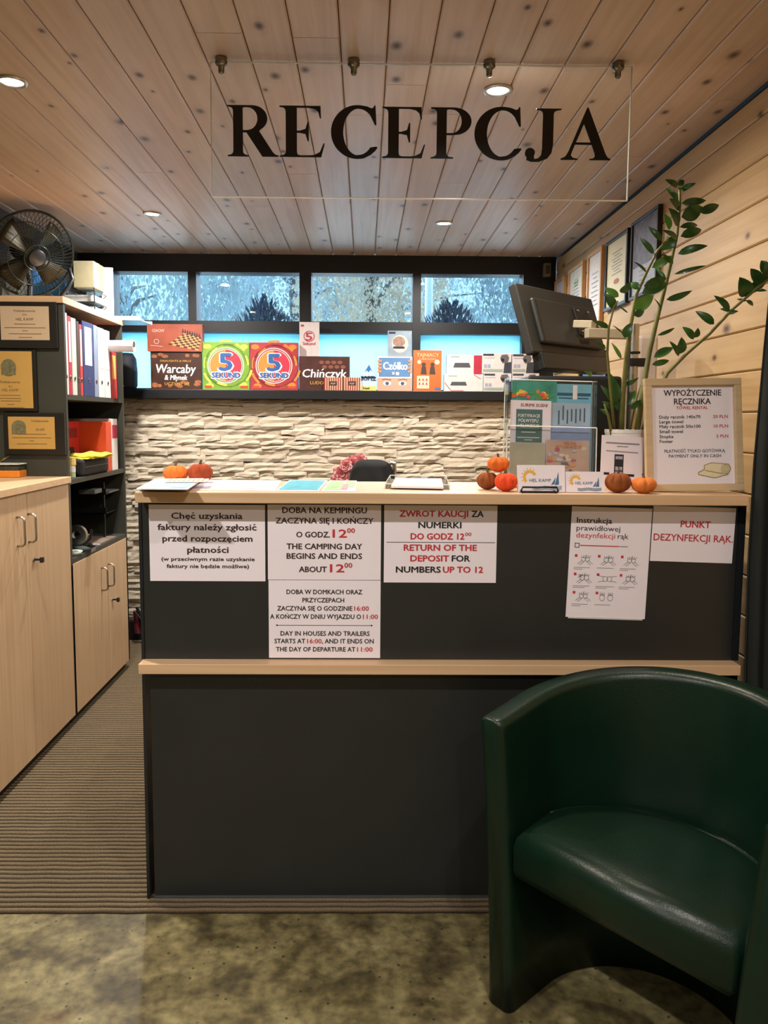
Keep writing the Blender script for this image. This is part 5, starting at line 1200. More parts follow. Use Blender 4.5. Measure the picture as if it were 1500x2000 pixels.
mk('printed_text', onx(lambda b: text(b, f, 'APTECZKA', 16, 54, 27, 9, 3, .02)), mat('rose_ink', 'c87a74', .5), r, fixn=False)
def sf(label, a, c_, pyt, colr, nm='binder', dx=-.012, dep=.25, lb=None, cat='binder'):
    y0, y1 = at(a, 880), at(c_, 880); q = thing(nm, label, cat, (XCAB+dx, (y0+y1)/2, zz)); w = (y1-y0)/2-.001; H = PX((a+c_)/2, pyt, XCAB+dx).z-zz
    mk('cover', bx(-dep, 0, -w, w, 0, H), mat('binder_'+colr, colr, .45, var=.03), q, bevel=.002)
    if lb: mk('spine_label', bx(0, .0008, -w*.9, w*.9, H*.62, H*.88), mat('label_'+lb, lb, .6), q)
sf('tall orange-red folder standing beside the first aid box', 209, 219, 824, 'd04a2c', 'folder', cat='folder')
sf('white binder with crimson label at the far end of the middle shelf', 220, 231, 818, 'dcd8d4', lb='b01a44')
q = PX(172, 918, XCAB-.05); r = thing('black_case', 'black zipped case lying on the middle shelf', 'case', (XCAB-.06, q.y, zz))
hw = (PX(199, 905, XCAB-.05).y-PX(146, 905, XCAB-.05).y)/2; H = PX(176, 893, XCAB-.05).z-zz
mk('case_body', bx(-.075, .05, -hw, hw, 0, H), mat('black_fabric2', '1c1b1c', .7, bump=.2), r, bevel=.012); mk('zip', bx(.0505, .052, -hw+.02, hw-.02, H*.5, H*.56), M_DARKEDGE, r)
r = thing('yellow_cloth', 'folded yellow cloth on top of the black case', 'cloth', (XCAB-.04, q.y-.01, zz+H+.0005)); hw *= .78; b = B(); g = []
for layer in range(2):
    G_ = [[None]*9 for _ in range(7)]
    for i in range(7):
        for j in range(9):
            u, v = i/6-.5, j/8-.5; G_[i][j] = (u*.13+.004*layer, v*2*hw*(1-.1*layer), .012+layer*.011+.004*math.sin(u*9+v*7+layer)-(.010 if (i in (0, 6) or j in (0, 8)) else 0))
    vs = [[b.bm.verts.new(p) for p in row] for row in G_]; lo = [[b.bm.verts.new((p[0], p[1], max(.0005, p[2]-.009))) for p in row] for row in G_]
    for i in range(6):
        for j in range(8): b.bm.faces.new((vs[i][j], vs[i+1][j], vs[i+1][j+1], vs[i][j+1])); b.bm.faces.new((lo[i][j], lo[i][j+1], lo[i+1][j+1], lo[i+1][j]))
    for i in range(6): b.bm.faces.new((vs[i][0], lo[i][0], lo[i+1][0], vs[i+1][0])); b.bm.faces.new((vs[i][8], vs[i+1][8], lo[i+1][8], lo[i][8]))
    for j in range(8): b.bm.faces.new((vs[0][j], vs[0][j+1], lo[0][j+1], lo[0][j])); b.bm.faces.new((vs[6][j], lo[6][j], lo[6][j+1], vs[6][j+1]))
mk('cloth_folds', b, mat('lemon_cloth', 'd8c83a', .85, var=.1, bump=.3), r, smooth=True)
q = PX(136, 930, XCAB-.03); r = thing('plastic_jar', 'small white and yellow lidded jar at the near end of the middle shelf', 'jar', (XCAB-.035, q.y+.012, zz))
H = PX(136, 893, XCAB-.03).z-zz; mk('jar_body', B().lathe([(0, 0), (.022, 0), (.025, .005), (.025, H*.5), (0, H*.5)], n=18), mat('pale_green_jar', 'a8b890', .4), r); mk('label_band', B().lathe([(.0255, H*.3), (.0255, H*.62), (0, H*.62)], n=18), M_WHITE, r); mk('lid', B().lathe([(0, H), (.027, H), (.028, H*.63), (0, H*.63)], n=18), mat('yellow_lid', 'd8c070', .4), r)
# lower compartment: trays and tools
zz = z_b+.0005
q = PX(190, 960, XCAB-.12); 
r = thing('paper_trays', 'black stacked desk trays standing in the lower open shelf', 'desk trays', (XCAB-.14, q.y+.05, zz))
for k, hz_ in enumerate((PX(185, 1003, XCAB-.1).z-zz, PX(185, 965, XCAB-.1).z-zz)):
    mk('tray', B().box(-.12, .10, -.16, .16, hz_, hz_+.004).box(-.12, .10, -.16, -.156, hz_, hz_+.03).box(-.12, .10, .156, .16, hz_, hz_+.03), M_BLACKPL, r)
mk('post', B().box(-.12, -.11, -.155, -.145, 0, .28).box(-.12, -.11, .145, .155, 0, .28).box(.08, .09, -.155, -.145, 0, .28), M_BLACKPL, r)
mk('paper_stack', bx(-.10, .11, -.14, .15, hz_+.005, hz_+.012), mat('grey_papers', '7d8482', .6), r)
q = PX(188, 943, XCAB-.05); r = thing('grey_device', 'small grey device lying on the upper black tray', 'device', (XCAB-.10, q.y+.03, zz+hz_+.0125)); mk('device_body', bx(-.03, .05, -.05, .05, 0, .022), mat('mid_grey_plastic', '6e7472', .4), r, bevel=.004); mk('button', bx(.0, .02, -.03, .0, .022, .024), M_DARKEDGE, r)
q = PX(150, 1050, XCAB-.04)
r = thing('tape_dispenser', 'silver and black tape dispenser on the lowest open shelf', 'tape dispenser', (XCAB-.05, q.y+.03, zz))
mk('base', B().prism([(-.05, 0), (.07, 0), (.075, .02), (.045, .03), (-.045, .03)], -.03, .03), M_CHROME, r); mk('tape_reel', B().lathe([(.018, -.012), (.045, -.012), (.045, .012), (.018, .012), (.018, -.012)], n=24, M=Matrix.Translation((0, 0, .075)) @ Matrix.Rotation(PI/2, 4, 'X')), M_STEEL, r)
mk('cutter_arm', B().tube([(.03, 0, .03), (.06, 0, .06), (.065, 0, .10)], .006, 6), M_BLACKPL, r)
r = thing('hole_punch', 'small metal hole punch behind the tape dispenser', 'hole punch', (XCAB-.09, q.y+.15, zz))
mk('base', bx(-.04, .05, -.045, .045, 0, .012), M_BLACKPL, r, bevel=.002); mk('lever', B().prism([(-.04, .03), (.05, .055), (.052, .062), (-.04, .042)], -.03, .03), M_STEEL, r); mk('hinge', B().box(-.04, -.02, -.03, .03, .012, .035), M_STEEL, r)
r = thing('clip_dish', 'low pale dish with clips at the front of the lowest open shelf', 'dish', (XCAB-.035, q.y-.06, zz)); mk('dish', B().lathe([(0, 0), (.03, 0), (.04, .018), (.038, .018), (.028, .004), (0, .004)], n=20), mat('pale_dish', 'b8c4b8', .3), r, smooth=True); mk('clips', B().tube([(-.02, 0, .012), (.02, .01, .014), (.0, .02, .016), (-.01, -.015, .018)], .002, 5), M_STEEL, r)
r = thing('magazine', 'brownish magazine lying flat on the lowest open shelf', 'magazine', (XCAB-.10, q.y+.33, zz)); mk('cover', bx(-.10, .09, -.12, .12, 0, .006), mat('brownish_cover', '7a6a60', .5, var=.3, scale=20), r); mk('spine', bx(-.10, .09, -.123, -.12, 0, .006), M_PAPER, r)
# plaques on the near side of the shelf unit
M_GOLD = mat('gold_plate', 'c8a058', .45, metal=.25, var=.05, scale=5); M_GOLDP = mat('champagne_plate', 'c9b296', .45, metal=.15, var=.04, scale=5); M_PLQ = mat('dark_plaque_wood', '1d1a16', .35, var=.15)
M_ENGR = mat('engraved_brown', '7a6038', .6); M_CREST = mat('engraved_crest', '6e6a4c', .5, var=.3, scale=80)
def plaque(label, bb, inner, m, kind, tl_=0.0):
    r, f = upright('award_plaque', label, 'plaque', bb, YB1-.0185, .018, M_PLQ, part='board', group='award plaques on the shelf unit side', bevel=.002)
    pr(f, r, 'metal_plate', m, lambda b: f.rect(b, *inner, 1))
    x0, y0, x1, y1 = inner; cx = (x0+x1)/2; W_ = x1-x0
    def fn(b):
        if kind == 1:
            text(b, f, 'Podziękowanie', x0+W_*.28, x1-W_*.28, y0+11, 4, 2, .01); text(b, f, 'dla', cx-5, cx+5, y0+18, 3.5, 2, .0); text(b, f, 'HEL KAMP', x0+W_*.32, x1-W_*.32, y0+28, 5, 2, .02)
            ys = [(35, .22), (42, .42), (48, .06), (54, .34), (61, .14)]
        elif kind == 2:
            text(b, f, 'Podziękowanie', cx-19, cx+19, y0+62, 4.5, 2, .01); text(b, f, 'dla', cx-4, cx+4, y0+70, 3.5, 2, 0); text(b, f, 'HEL KAMP', cx-16, cx+16, y0+78, 5, 2, .01); ys = [(86, .22), (92, .24), (97, .22), (104, .08), (110, .3)]
        else:
            text(b, f, 'Podziękowanie', x0+46, x1-12, y0+10, 4, 2, .01); text(b, f, 'HEL KAMP', x0+54, x1-20, y0+27, 4.5, 2, .01); ys = [(34, .32), (41, .42), (47, .05), (53, .32)]
        for dy, hw_ in ys: f.line(b, ((cx-W_*hw_, y0+dy), (cx+W_*hw_, y0+dy)), 1.3, 2)
    pr(f, r, 'engraved_text', M_ENGR, fn)
    if kind == 2:
        pr(f, r, 'engraved_crest', M_CREST, lambda b: (f.disc(b, cx-2, y0+32, 15, 17, 2), f.rect(b, cx-16, y0+34, cx+12, y0+46, 3)))
    if kind == 3:
        pr(f, r, 'engraved_crest', M_CREST, lambda b: (f.disc(b, x0+21, y0+20, 14, 13, 2, 0, 180), f.rect(b, x0+7, y0+19, x0+35, y0+34, 3)))
plaque('dark plaque with champagne plate and four text blocks, top one', (-16, 589, 113, 680), (3, 598, 98, 664), M_GOLDP, 1)
plaque('dark plaque with tall golden plate and crest, middle one', (-34, 683, 73, 803), (-22, 686, 66, 797), M_GOLD, 2)
plaque('dark plaque with wide golden plate and crest on its left, lowest one', (9, 806, 128, 888), (18, 814, 109, 877), M_GOLD, 3)
# items on the near worktop
q = PZ(20, 934, z_w1); r = thing('pushpin_box', 'clear lidded box of orange pins on the near cabinet', 'small box', (PZ(18, 930, z_w1).x, PZ(18, 932, z_w1).y, z_w1+.0005), (0, 0, math.radians(2)))
s = F/q.y; hw = 37/s
mk('tray', bx(-hw, hw, -.03, .05, 0, 14/s), mat('orange_plastic', 'e0862a', .35, var=.1, scale=60), r, bevel=.004); mk('lid', bx(-hw, hw, -.03, .05, 14/s+.0005, 26/s), M_ACRYL, r); mk('contents', bx(-hw+.005, hw-.005, -.025, .045, 14/s+.001, 20/s), mat('mixed_dark_pins', '4c5048', .5, var=.6, scale=120), r)
mk('rim', B().tube([(-hw, -.03, 26/s), (hw, -.03, 26/s), (hw, .05, 26/s), (-hw, .05, 26/s)], .0018, 6, closed=True), M_ACEDGE, r)
r = thing('brass_ornament', 'twisted brass-coloured ornament behind the orange box', 'ornament', (P(5, 911, 3.24).x, 3.24, z_w1+.0005)); b = B(); zo = P(5, 890, 3.17).z-z_w1
for k in range(6):
    a = k*1.05; b.tube([(.055*math.cos(a), .02*math.sin(a), .012), (.05*math.cos(a+1.2), .02*math.sin(a+1.2), zo*.55), (.055*math.cos(a+2.4), .02*math.sin(a+2.4), zo)], .004, 6)
mk('wire_weave', b, mat('brass', 'a08844', .35, metal=.8), r, smooth=True); mk('base', B().lathe([(0, 0), (.05, 0), (.05, .012), (0, .012)], n=20), mat('brass', 'a08844', .35, metal=.8), r)

# ---------------------------------------------------------------- on top of the shelf unit
YFAN = 3.62; cfan = P(62, 497, YFAN)
r = thing('desk_fan', 'large dark metal fan with wire cage on top of the shelf unit', 'fan', (cfan.x, YFAN, ztop_s+.0005))
Cc = Vector((0, 0, cfan.z-ztop_s)); R = .195; ax = Vector((.62, -.55, -.38)).normalized(); u = ax.orthogonal().normalized(); v = ax.cross(u)
def ringp(rad, off, n=40): return [Cc+ax*off+(u*math.cos(2*PI*k/n)+v*math.sin(2*PI*k/n))*rad for k in range(n)]
M_CAGE = mat('dark_chrome_wire', '3c4140', .3, metal=.9); M_BLADE = mat('smoked_brass_blade', '342f1c', .4, metal=.5, var=.2, scale=8)
b = B(); b.tube(ringp(R, 0), .006, 6, closed=True); b.tube(ringp(R*.66, .045), .0018, 5, closed=True); b.tube(ringp(R*.3, .055), .0025, 5, closed=True); b.tube(ringp(R*.66, -.06), .0018, 5, closed=True)
mk('rim', b, M_CAGE, r, smooth=True)
b = B()
for k in range(60):
    d = u*math.cos(2*PI*k/60)+v*math.sin(2*PI*k/60)
    b.tube([Cc+d*R, Cc+d*R*.9+ax*.025, Cc+d*R*.66+ax*.045, Cc+d*R*.22+ax*.056], .0011, 4, cap=False); b.tube([Cc+d*R, Cc+d*R*.9-ax*.03, Cc+d*R*.66-ax*.06, Cc+d*R*.3-ax*.075], .0011, 4, cap=False)
mk('wire_cage', b, M_CAGE, r, kind='stuff')
mk('hub_badge', B().lathe([(0, .004), (.035, .002), (.042, -.003), (0, -.003)], n=24, M=Matrix.Translation(Cc+ax*.058) @ ax.to_track_quat('Z', 'Y').to_matrix().to_4x4()), M_DARKEDGE, r, smooth=True)
mk('motor', B().lathe([(0, -.14), (.05, -.13), (.06, -.10), (.06, -.04), (.03, -.02), (.02, .03), (0, .03)], n=20, M=Matrix.Translation(Cc) @ ax.to_track_quat('Z', 'Y').to_matrix().to_4x4()), mat('dark_teal_motor', '1c2c30', .35), r, smooth=True)
for k in range(4):
    a0 = k*PI/2+.4; b = B(); rows = []
    for i in range(6):
        rr = R*(.18+.70*i/5); row = []
        for j in range(5):
            a = a0+(-.42+.84*j/4)*(1-.15*i/5); off = (-.42+.84*j/4)*.06
            row.append(b.bm.verts.new(Cc+(u*math.cos(a)+v*math.sin(a))*rr+ax*off))
        rows.append(row)
    for A_, C_ in zip(rows, rows[1:]):
        for j in range(4): b.bm.faces.new((A_[j], A_[j+1], C_[j+1], C_[j]))
    o = mk('blade', b, M_BLADE, r, smooth=True, fixn=False); sd = o.modifiers.new('solid', 'SOLIDIFY'); sd.thickness = .002
b = B(); b.tube([Cc-ax*.09, Vector((-.02, .02, .12)), Vector((-.02, .0, .012))], .012, 8); mk('neck', b, M_DARKEDGE, r)
b = B(); b.tube([(-.15, -.12, .008), (.13, -.10, .008), (.15, .0, .008), (.13, .12, .008), (-.15, .12, .008)], .007, 8, closed=True); b.tube([(-.02, -.11, .008), (-.02, .12, .008)], .007, 8); mk('foot_frame', b, M_DARKEDGE, r, smooth=True)
b = B(); b.tube([(.10, -.02, .012), (.16, .0, .10), (.175, .02, .14), (.16, .02, .19)], .009, 8); mk('side_yoke', b, M_DARKEDGE, r, smooth=True)
mk('power_cord', B().tube([(-.02, -.05, .012), (.05, -.10, .05), (.12, -.11, .055), (.16, -.08, .02), (.17, -.02, .006)], .0035, 6), M_BLACKPL, r, smooth=True)
q = P(75, 560, 3.95); r = thing('blue_bag', 'bright blue plastic bag behind the fan', 'bag', (q.x, 3.95, ztop_s+.0005)); b = B(); hh = P(75, 528, 3.95).z-ztop_s; g = []
for i in range(15):
    u_ = i/14-.5; g.append([(u_*.30*(1-.25*(j/5)**2), -.03*math.cos(u_*PI)*(1-j/6)+.008*noise.noise(Vector((i*.7, j*.8, 0))), hh*(j/5)*(1+.12*math.sin(i*1.3))) for j in range(6)])
fr = [[b.bm.verts.new(p) for p in row] for row in g]; bk = [[b.bm.verts.new((p[0], -p[1]*.8+.04, p[2])) for p in row] for row in g]
for i in range(14):
    for j in range(5): b.bm.faces.new((fr[i][j], fr[i+1][j], fr[i+1][j+1], fr[i][j+1])); b.bm.faces.new((bk[i][j], bk[i][j+1], bk[i+1][j+1], bk[i+1][j]))
    b.bm.faces.new((fr[i][5], fr[i+1][5], bk[i+1][5], bk[i][5])); b.bm.faces.new((fr[i][0], bk[i][0], bk[i+1][0], fr[i+1][0]))
for i in (0, 14):
    for j in range(5): b.bm.faces.new((fr[i][j], fr[i][j+1], bk[i][j+1], bk[i][j]))
mk('bag_film', b, mat('azure_plastic', '3f86cc', .35, var=.2, scale=14), r, smooth=True)
q = P(166, 575, 3.93); r = thing('wire_letter_tray', 'black mesh letter tray on the shelf unit top beside the fan', 'letter tray', (q.x, 3.92, ztop_s+.0005)); b = B()
for lv in range(3):
    z_ = .01+lv*.055; b.tube([(-.085, -.1, z_), (.085, -.1, z_), (.085, .1, z_), (-.085, .1, z_)], .003, 5, closed=True)
    for k in range(9): b.tube([(-.085+k*.021, -.1, z_), (-.085+k*.021, .1, z_)], .0012, 4)
for x_, y_ in ((-.085, -.1), (.085, -.1), (.085, .1), (-.085, .1)): b.tube([(x_, y_, 0), (x_, y_, .135)], .003, 5)
mk('wire_frame', b, M_DARKEDGE, r); 
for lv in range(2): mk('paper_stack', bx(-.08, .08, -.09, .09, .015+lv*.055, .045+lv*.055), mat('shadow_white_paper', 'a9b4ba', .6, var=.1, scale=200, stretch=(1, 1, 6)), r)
r = thing('cardboard_box', 'small beige box on top of the black letter tray', 'box', (q.x+.01, 3.92, ztop_s+.1385)); mk('box_body', bx(-.035, .065, -.07, .07, 0, P(178, 515, 3.92).z-ztop_s-.1385), mat('beige_board', '8f8a6e', .7), r, bevel=.002); mk('tape', bx(-.035, .065, -.012, .012, P(178, 515, 3.92).z-ztop_s-.1383, P(178, 515, 3.92).z-ztop_s-.1380), M_WHITE, r)
q0, q1 = P(200, 607, 3.99), P(226, 607, 3.99); r = thing('white_binder', 'white lever binder standing upright at the far end of the shelf top', 'binder', (q0.x, 3.99, ztop_s+.0005), (0, 0, math.radians(18)))
H = P(205, 522, 3.99).z-ztop_s; mk('cover', bx(0, .008, 0, .10, 0, H), M_WHITE, r); mk('cover', bx(.048, .056, 0, .10, 0, H), mat('pale_lilac_cover', 'b9bcd2', .5), r); mk('paper_block', bx(.010, .046, .004, .096, .004, H-.008), M_PAPER, r); mk('spine', bx(0, .056, -.003, 0, 0, H), mat('cream_spine', 'c9c6b8', .5), r)
# blue folder and white tray overhanging the end of the shelf
r = thing('document_tray', 'flat white tray overhanging the far end of the shelf top', 'tray', (P(245, 612, 4.10).x, 4.08, ztop_s+.0005), (0, 0, 0)); x_a, x_b = P(206, 612, 4.0).x-P(245, 612, 4.10).x, P(287, 630, 4.1).x-P(245, 612, 4.10).x
mk('tray_body', B().box(x_a, x_b, -.10, .12, 0, .006).box(x_a, x_b, -.10, -.097, .006, .02).box(x_a, x_b, .117, .12, .006, .02), mat('white_blue_tray', 'c6d4e4', .4), r)
r = thing('blue_folder', 'blue folder lying in the white overhanging tray', 'folder', (P(245, 612, 4.10).x, 4.08, ztop_s+.007), (0, math.radians(4), 0)); mk('cover', bx(x_a+.05, x_b-.01, -.08, .10, .004, .010), mat('steel_blue_cover', '4f7fb4', .45), r); mk('sheet', bx(x_a+.06, x_b-.02, -.075, .095, .0105, .012), M_PAPER, r)
# red umbrella-like thing with black strap in the corner gap
q = P(268, 1262, 4.35); r = thing('folded_umbrella', 'folded dark umbrella with red band leaning in the gap beside the shelf unit', 'umbrella', (q.x, 4.4, 0.0)); zt_ = P(258, 1190, 4.35).z
mk('shaft', B().tube([(.05, 0, .12), (.03, 0, zt_*.5), (-.012, 0, zt_)], [.012, .020, .008], 8), M_BLACKPL, r); mk('red_band', B().tube([(-.01, .012, P(262, 1232, 4.35).z-.03), (-.02, .012, P(262, 1205, 4.35).z+.02)], .02, 8), mat('dark_red_cloth', '7a2430', .7), r); mk('strap', B().tube([(-.02, -.02, zt_-.02), (.05, -.02, P(279, 1226, 4.35).z)], .006, 6), M_BLACK, r); mk('tip', B().tube([(.05, 0, .12), (.052, 0, 0.005)], .004, 6), M_STEEL, r)
# ---------------------------------------------------------------- potted plant
YP2 = 2.17
c = P(1222, 900, YP2); r = thing('zz_plant', 'tall green zz plant in a white pot on the counter', 'potted plant', (c.x, YP2, ztop+.0005)); rp = 42/F*YP2; hp = P(1222, 839, YP2).z-ztop
mk('pot', B().lathe([(0, 0), (rp*.78, 0), (rp*.82, .006), (rp*.97, hp*.93), (rp, hp*.94), (rp, hp), (rp*.92, hp), (rp*.90, hp*.86), (0, hp*.86)], n=36), M_WHITE, r, smooth=False)
mk('soil', B().lathe([(0, hp*.88), (rp*.89, hp*.875)], n=24), mat('dark_soil', '2c2018', .95, var=.4, scale=90, bump=.6), r)
def cv(p): return (960+p[0]*.36, 320+p[1]*.36)
M_STEM = mat('brown_green_stem', '6b6a34', .5, var=.25, scale=12); M_LEAF = mat('glossy_leaf', '2f5a24', .3, var=.3, scale=18, coat=.2); M_LEAF2 = mat('young_leaf', '5a8a34', .35, var=.2, scale=18)
def loc(px, py, dy): q = P(px, py, YP2+dy); return Vector((q.x-c.x, dy, q.z-ztop))
stems = [([(1243, 842), (1256, 760), (1268, 690), (1284, 620), (1304, 540), (1322, 460), (1328, 400), (1327, 366)], [0, .01, .02, .02, .02, .01, .0, -.01], .0085, .003),
 ([(1214, 842), (1217, 770), (1224, 690), (1231, 640), (1243, 575), (1264, 530), (1284, 490), (1306, 466)], [0, -.01, -.02, -.03, -.03, -.04, -.05, -.05], .0075, .0025),
 ([(1202, 842), (1192, 760), (1186, 690), (1189, 640), (1199, 600), (1207, 588)], [-.01, -.03, -.05, -.06, -.06, -.06], .0045, .002),
 ([(1252, 842), (1275, 785), (1304, 728), (1342, 690), (1386, 652), (1430, 605), (1480, 562), (1502, 545)], [.01, .01, .0, -.01, -.03, -.05, -.07, -.08], .0065, .003),
 ([(1228, 842), (1238, 800), (1246, 770), (1250, 752)], [.02, .03, .03, .03], .004, .002),
 ([(1196, 842), (1188, 812), (1180, 790)], [-.02, -.04, -.05], .005, .002)]
for pts, dys, ra, rb in stems:
    P3 = [loc(x, y, dy) for (x, y), dy in zip(pts, dys)]; P3[0].z = hp*.87; n_ = len(P3)
    mk('stem', B().tube(P3, [ra+(rb-ra)*i/(n_-1) for i in range(n_)], 10), M_STEM, r, smooth=True)
LV = [(1010,125,940,85,30),(1010,118,1045,90,32),(1020,150,1110,105,30),(1015,205,945,130,30),(1030,215,1165,200,42),(1015,250,965,190,42),(1030,290,1145,235,80),(1125,262,1235,225,48),(1010,340,960,240,56),(1020,345,1120,335,32),(1025,395,1140,358,52),(1005,410,925,360,30),(965,360,935,270,40),(1005,405,920,470,58),(1010,490,1175,445,44),(985,545,925,485,24),(870,565,985,500,46),(990,600,1165,552,22),(948,738,1090,688,36),(900,932,995,890,20),(920,790,880,730,9),(945,630,890,560,22),
(925,420,850,340,30),(880,490,805,400,30),(840,590,770,530,15),(825,665,950,620,56),(815,705,960,650,62),(770,790,880,715,66),(775,825,830,790,40),(805,680,745,650,40),(700,700,755,640,44),(690,722,615,672,38),(672,790,610,702,48),(720,945,755,865,50),(635,890,545,850,28),(705,1060,650,970,20),(620,1005,560,970,22),(740,810,690,770,8),(710,920,655,875,8),
(1470,650,1490,525,58),(1385,718,1345,615,78),(1450,655,1405,568,62),(1500,600,1462,525,60),(1385,705,1490,630,52),(1435,690,1495,690,18),(1380,742,1420,772,22),(1385,745,1330,735,14),(1290,803,1205,715,40),(1300,803,1238,788,22),(1290,812,1340,800,22),(1208,872,1105,800,44),(1095,955,1035,885,46),(1100,945,1120,890,38),(1015,1045,965,962,30),(1015,1035,1030,940,58),(880,1052,985,1000,46),(870,1090,965,1068,32),
(700,1300,638,1130,50),(688,1310,590,1200,40),(720,1200,800,1160,26),(740,1310,780,1230,32),(690,1340,655,1240,44),(755,1330,812,1280,32),(722,1180,735,1118,24),(660,1330,600,1290,30),(640,1370,585,1330,26),(850,1340,800,1270,20),(545,1145,500,1125,26)]
light_ = {12, 16, 27, 67, 31, 35}
rn = random.Random(21)
def leafm(bp, tp, w, twist):
    b = B(); d = tp-bp; L_ = d.length; d.normalize(); side = d.cross(Vector((0, -1, 0))); side = side.normalized() if side.length > .1 else Vector((1, 0, 0)); up = side.cross(d)
    side = (side*math.cos(twist)+up*math.sin(twist)); up = side.cross(d); n_ = 7; rows = []
    for i in range(n_+1):
        t = i/n_; hw_ = w/2*(math.sin(PI*t**.8)**.75)*(1-.15*t) if 0 < t < 1 else 0.0
        cc = bp+d*L_*t+up*(.10*L_*math.sin(PI*t))
        rows.append([cc-side*hw_+up*hw_*.28, cc-up*.0, cc+side*hw_+up*hw_*.28])
    vs = [[b.bm.verts.new(q) for q in row] for row in rows]
    for A_, C_ in zip(vs, vs[1:]):
        b.bm.faces.new((A_[0], A_[1], C_[1], C_[0])); b.bm.faces.new((A_[1], A_[2], C_[2], C_[1]))
    bmesh.ops.remove_doubles(b.bm, verts=b.bm.verts, dist=1e-6); return b
for i, (a, b_, c_, d_, w) in enumerate(LV):
    p0, p1 = cv((a, b_)), cv((c_, d_)); dy0 = -.045 if i in range(22, 39) else (-.04 if 39 <= i < 57 else .005)
    if 39 <= i < 57: dy0 = -.02-.05*max(0, (p0[0]-1340)/160)
    bp = loc(*p0, dy0); tp = loc(*p1, dy0+rn.uniform(-.03, .02)); s = YP2/F
    o = mk('leaf', leafm(bp, tp, w*.36*s*1.1, rn.uniform(-.35, .35)), M_LEAF2 if i in light_ else M_LEAF, r, smooth=True, fixn=False)

# ---------------------------------------------------------------- green tub chair
xax = Vector((.655, -.756, 0)).normalized(); ang = math.atan2(xax.y, xax.x)
CH = Vector((.522, 1.452, 0))
r = thing('tub_chair', 'dark green leather tub chair in the lower right foreground', 'armchair', CH, (0, 0, ang))
def leather():
    m = mat('green_leather', '082014', .34, var=.12, scale=9, bump=.12, bscale=260, spec=.42); return m
M_LEA = leather()
def pathpt(t):      # t 0..1 : centre line of the shell, left front, round the back, right front
    st = .13; y0 = -.035; a, bq = .284, .285; L1 = st; arcL = PI*.5*(a+bq); T = 2*L1+arcL; s = t*T
    if s < L1: return Vector((-a, y0+s)), Vector((-1, 0))
    if s > L1+arcL: return Vector((a, y0+(T-s))), Vector((1, 0))
    ph = PI-(s-L1)/arcL*PI; p = Vector((a*math.cos(ph), y0+st+bq*math.sin(ph))); nrm = Vector((math.cos(ph)/a, math.sin(ph)/bq)).normalized(); return p, nrm
def topz_(t): return .668+.068*math.sin(PI*t)**1.15
TH = .066
b = B(); NS = 72; rings = []
def section(t, k=1.0):
    p, nr = pathpt(t); zt_ = topz_(t); hth = TH/2*k; zt_ -= (1-k)*.012
    prof = []
    def fl(z): return .044*(z/.7)**1.5-.018
    for z in (0.0, .12, .25, .38, .5, .6): prof.append((hth+fl(z), z))
    e = .020*k
    for a_ in (0, 20, 45, 70, 90): a2 = math.radians(a_); prof.append((hth-e+e*math.cos(a2)+fl(zt_), zt_-e+e*math.sin(a2)))
    for a_ in (90, 110, 135, 160, 180): a2 = math.radians(a_); prof.append((-hth+e+e*math.cos(a2)+fl(zt_), zt_-e+e*math.sin(a2)))
    for z in (.6, .5, .38, .25, .12, 0.0): prof.append((-hth+fl(z), z))
    return [(p.x+nr.x*o_, p.y+nr.y*o_, max(z, .004)) for o_, z in prof]
ts = [i/NS for i in range(NS+1)]
secs = []
e_ = .018
for k, dy in ((.55, -e_), (.80, -e_*.8), (.94, -e_*.42)): secs.append([(x, y+dy, z) for x, y, z in section(0, k)])
for t in ts: secs.append(section(t))
for k, dy in ((.94, -e_*.42), (.80, -e_*.8), (.55, -e_)): secs.append([(x, y+dy, z) for x, y, z in section(1, k)])
vs = [[b.bm.verts.new(q) for q in s_] for s_ in secs]; m_ = len(vs[0])
for A_, C_ in zip(vs, vs[1:]):
    for i in range(m_): b.bm.faces.new((A_[i], A_[(i+1) % m_], C_[(i+1) % m_], C_[i]))
b.bm.faces.new(vs[0]); b.bm.faces.new(vs[-1][::-1])
mk('shell', b, M_LEA, r, smooth=True)
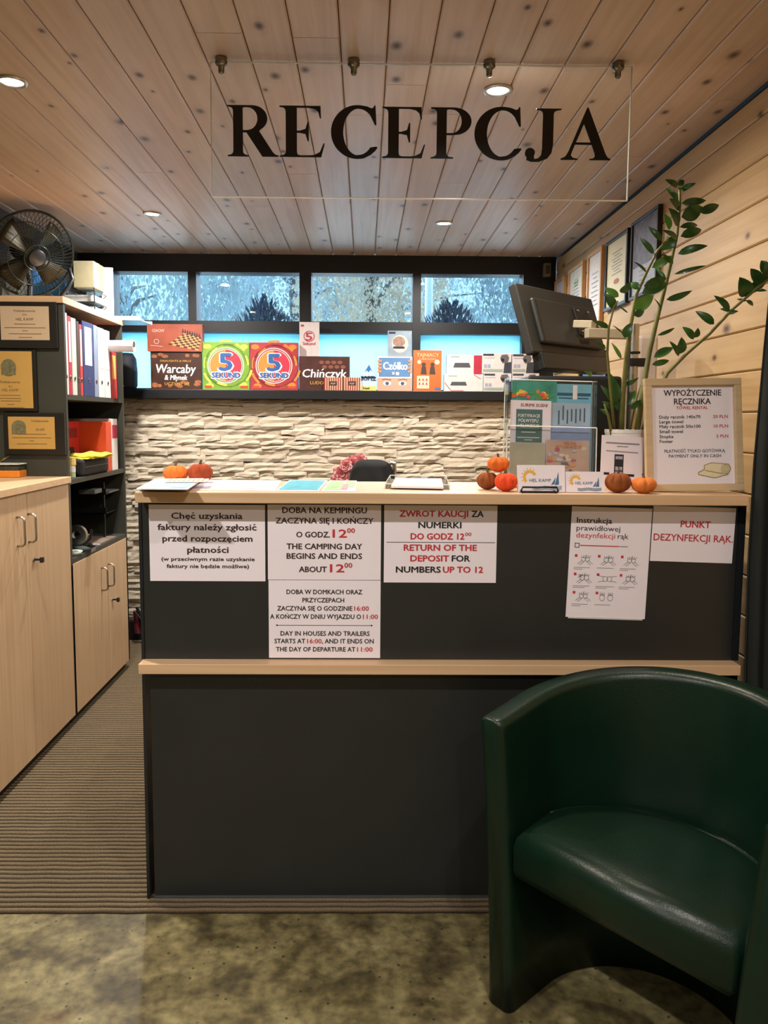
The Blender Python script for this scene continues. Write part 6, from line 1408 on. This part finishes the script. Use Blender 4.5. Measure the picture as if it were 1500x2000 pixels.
# seat cushion: D shaped with rounded front edge
b = B(); NP = 60; out = []
a, bq = .284, .285
def seatoutline(sh):
    pts = []; hw_ = .238-sh
    pts += [(-hw_, -.045+sh), (hw_, -.045+sh)]
    n_ = 30
    aa, bb_ = .284-TH/2+.010-sh, .275-TH/2+.006-sh
    for i in range(n_+1): ph = PI*i/n_; pts.append((aa*math.cos(ph), .095+bb_*math.sin(ph)))
    return pts
rings = []
for sh, z in ((.02, .315), (.004, .325), (0, .34), (0, .395), (.004, .415), (.014, .430), (.030, .438), (.07, .444), (.13, .448)):
    rings.append([b.bm.verts.new((x, y, z-.035*max(0, y)/.35*(z > .40))) for x, y in seatoutline(sh)])
for A_, C_ in zip(rings, rings[1:]):
    for i in range(len(A_)): j = (i+1) % len(A_); b.bm.faces.new((A_[i], A_[j], C_[j], C_[i]))
b.bm.faces.new(rings[0][::-1]); b.bm.faces.new(rings[-1])
mk('seat', b, M_LEA, r, smooth=True)
mk('seam_piping', B().tube([(x, y, 0.4305-.035*max(0, y)/.35) for x, y in seatoutline(.018)[2:]], .0035, 6), M_LEA, r, smooth=True)
for s_ in (-1, 1): mk('foot_glide', B().lathe([(0, 0), (.015, 0), (.015, .005), (0, .005)], (s_*.30, .02, 0), 12), M_BLACKPL, r)

# ---------------------------------------------------------------- dark curtain at the right edge
YCu = 1.97; pth = [(1506, 400), (1500, 540), (1486, 680), (1474, 815), (1466, 905), (1455, 1100), (1449, 1300), (1448, 1600), (1450, 1790)]
zs = [P(x, y, YCu).z for x, y in pth]; xs_ = [P(x, y, YCu).x for x, y in pth]; zs[-1] = .02
zs = [ZC-.005]+zs; xs_ = [xs_[0]+.02]+xs_
q0 = Vector((1.05, YCu, 0)); r = thing('curtain', 'dark green-black curtain hanging at the right edge beside the counter', 'curtain', q0)
b = B(); g = []; nf = 26
for z, x in zip(zs, xs_):
    row = []
    for i in range(nf+1):
        t = i/nf; xx = x+(1.112-x)*t; yy = -.016+.013*math.sin(t*PI*6+z)*(1 if i else .3)
        row.append((xx-q0.x, yy, z))
    g.append(row)
vf = [[b.bm.verts.new(p) for p in row] for row in g]
for A_, C_ in zip(vf, vf[1:]):
    for i in range(nf): b.bm.faces.new((A_[i], A_[i+1], C_[i+1], C_[i]))
o = mk('fabric', b, mat('black_green_cloth', '171c18', .8, var=.25, scale=6), r, smooth=True); sd = o.modifiers.new('solid', 'SOLIDIFY'); sd.thickness = .004
mk('rail', B().tube([(-.02, -.015, ZC-.012), (.06, -.015, ZC-.012)], .006, 8), M_STEEL, r)
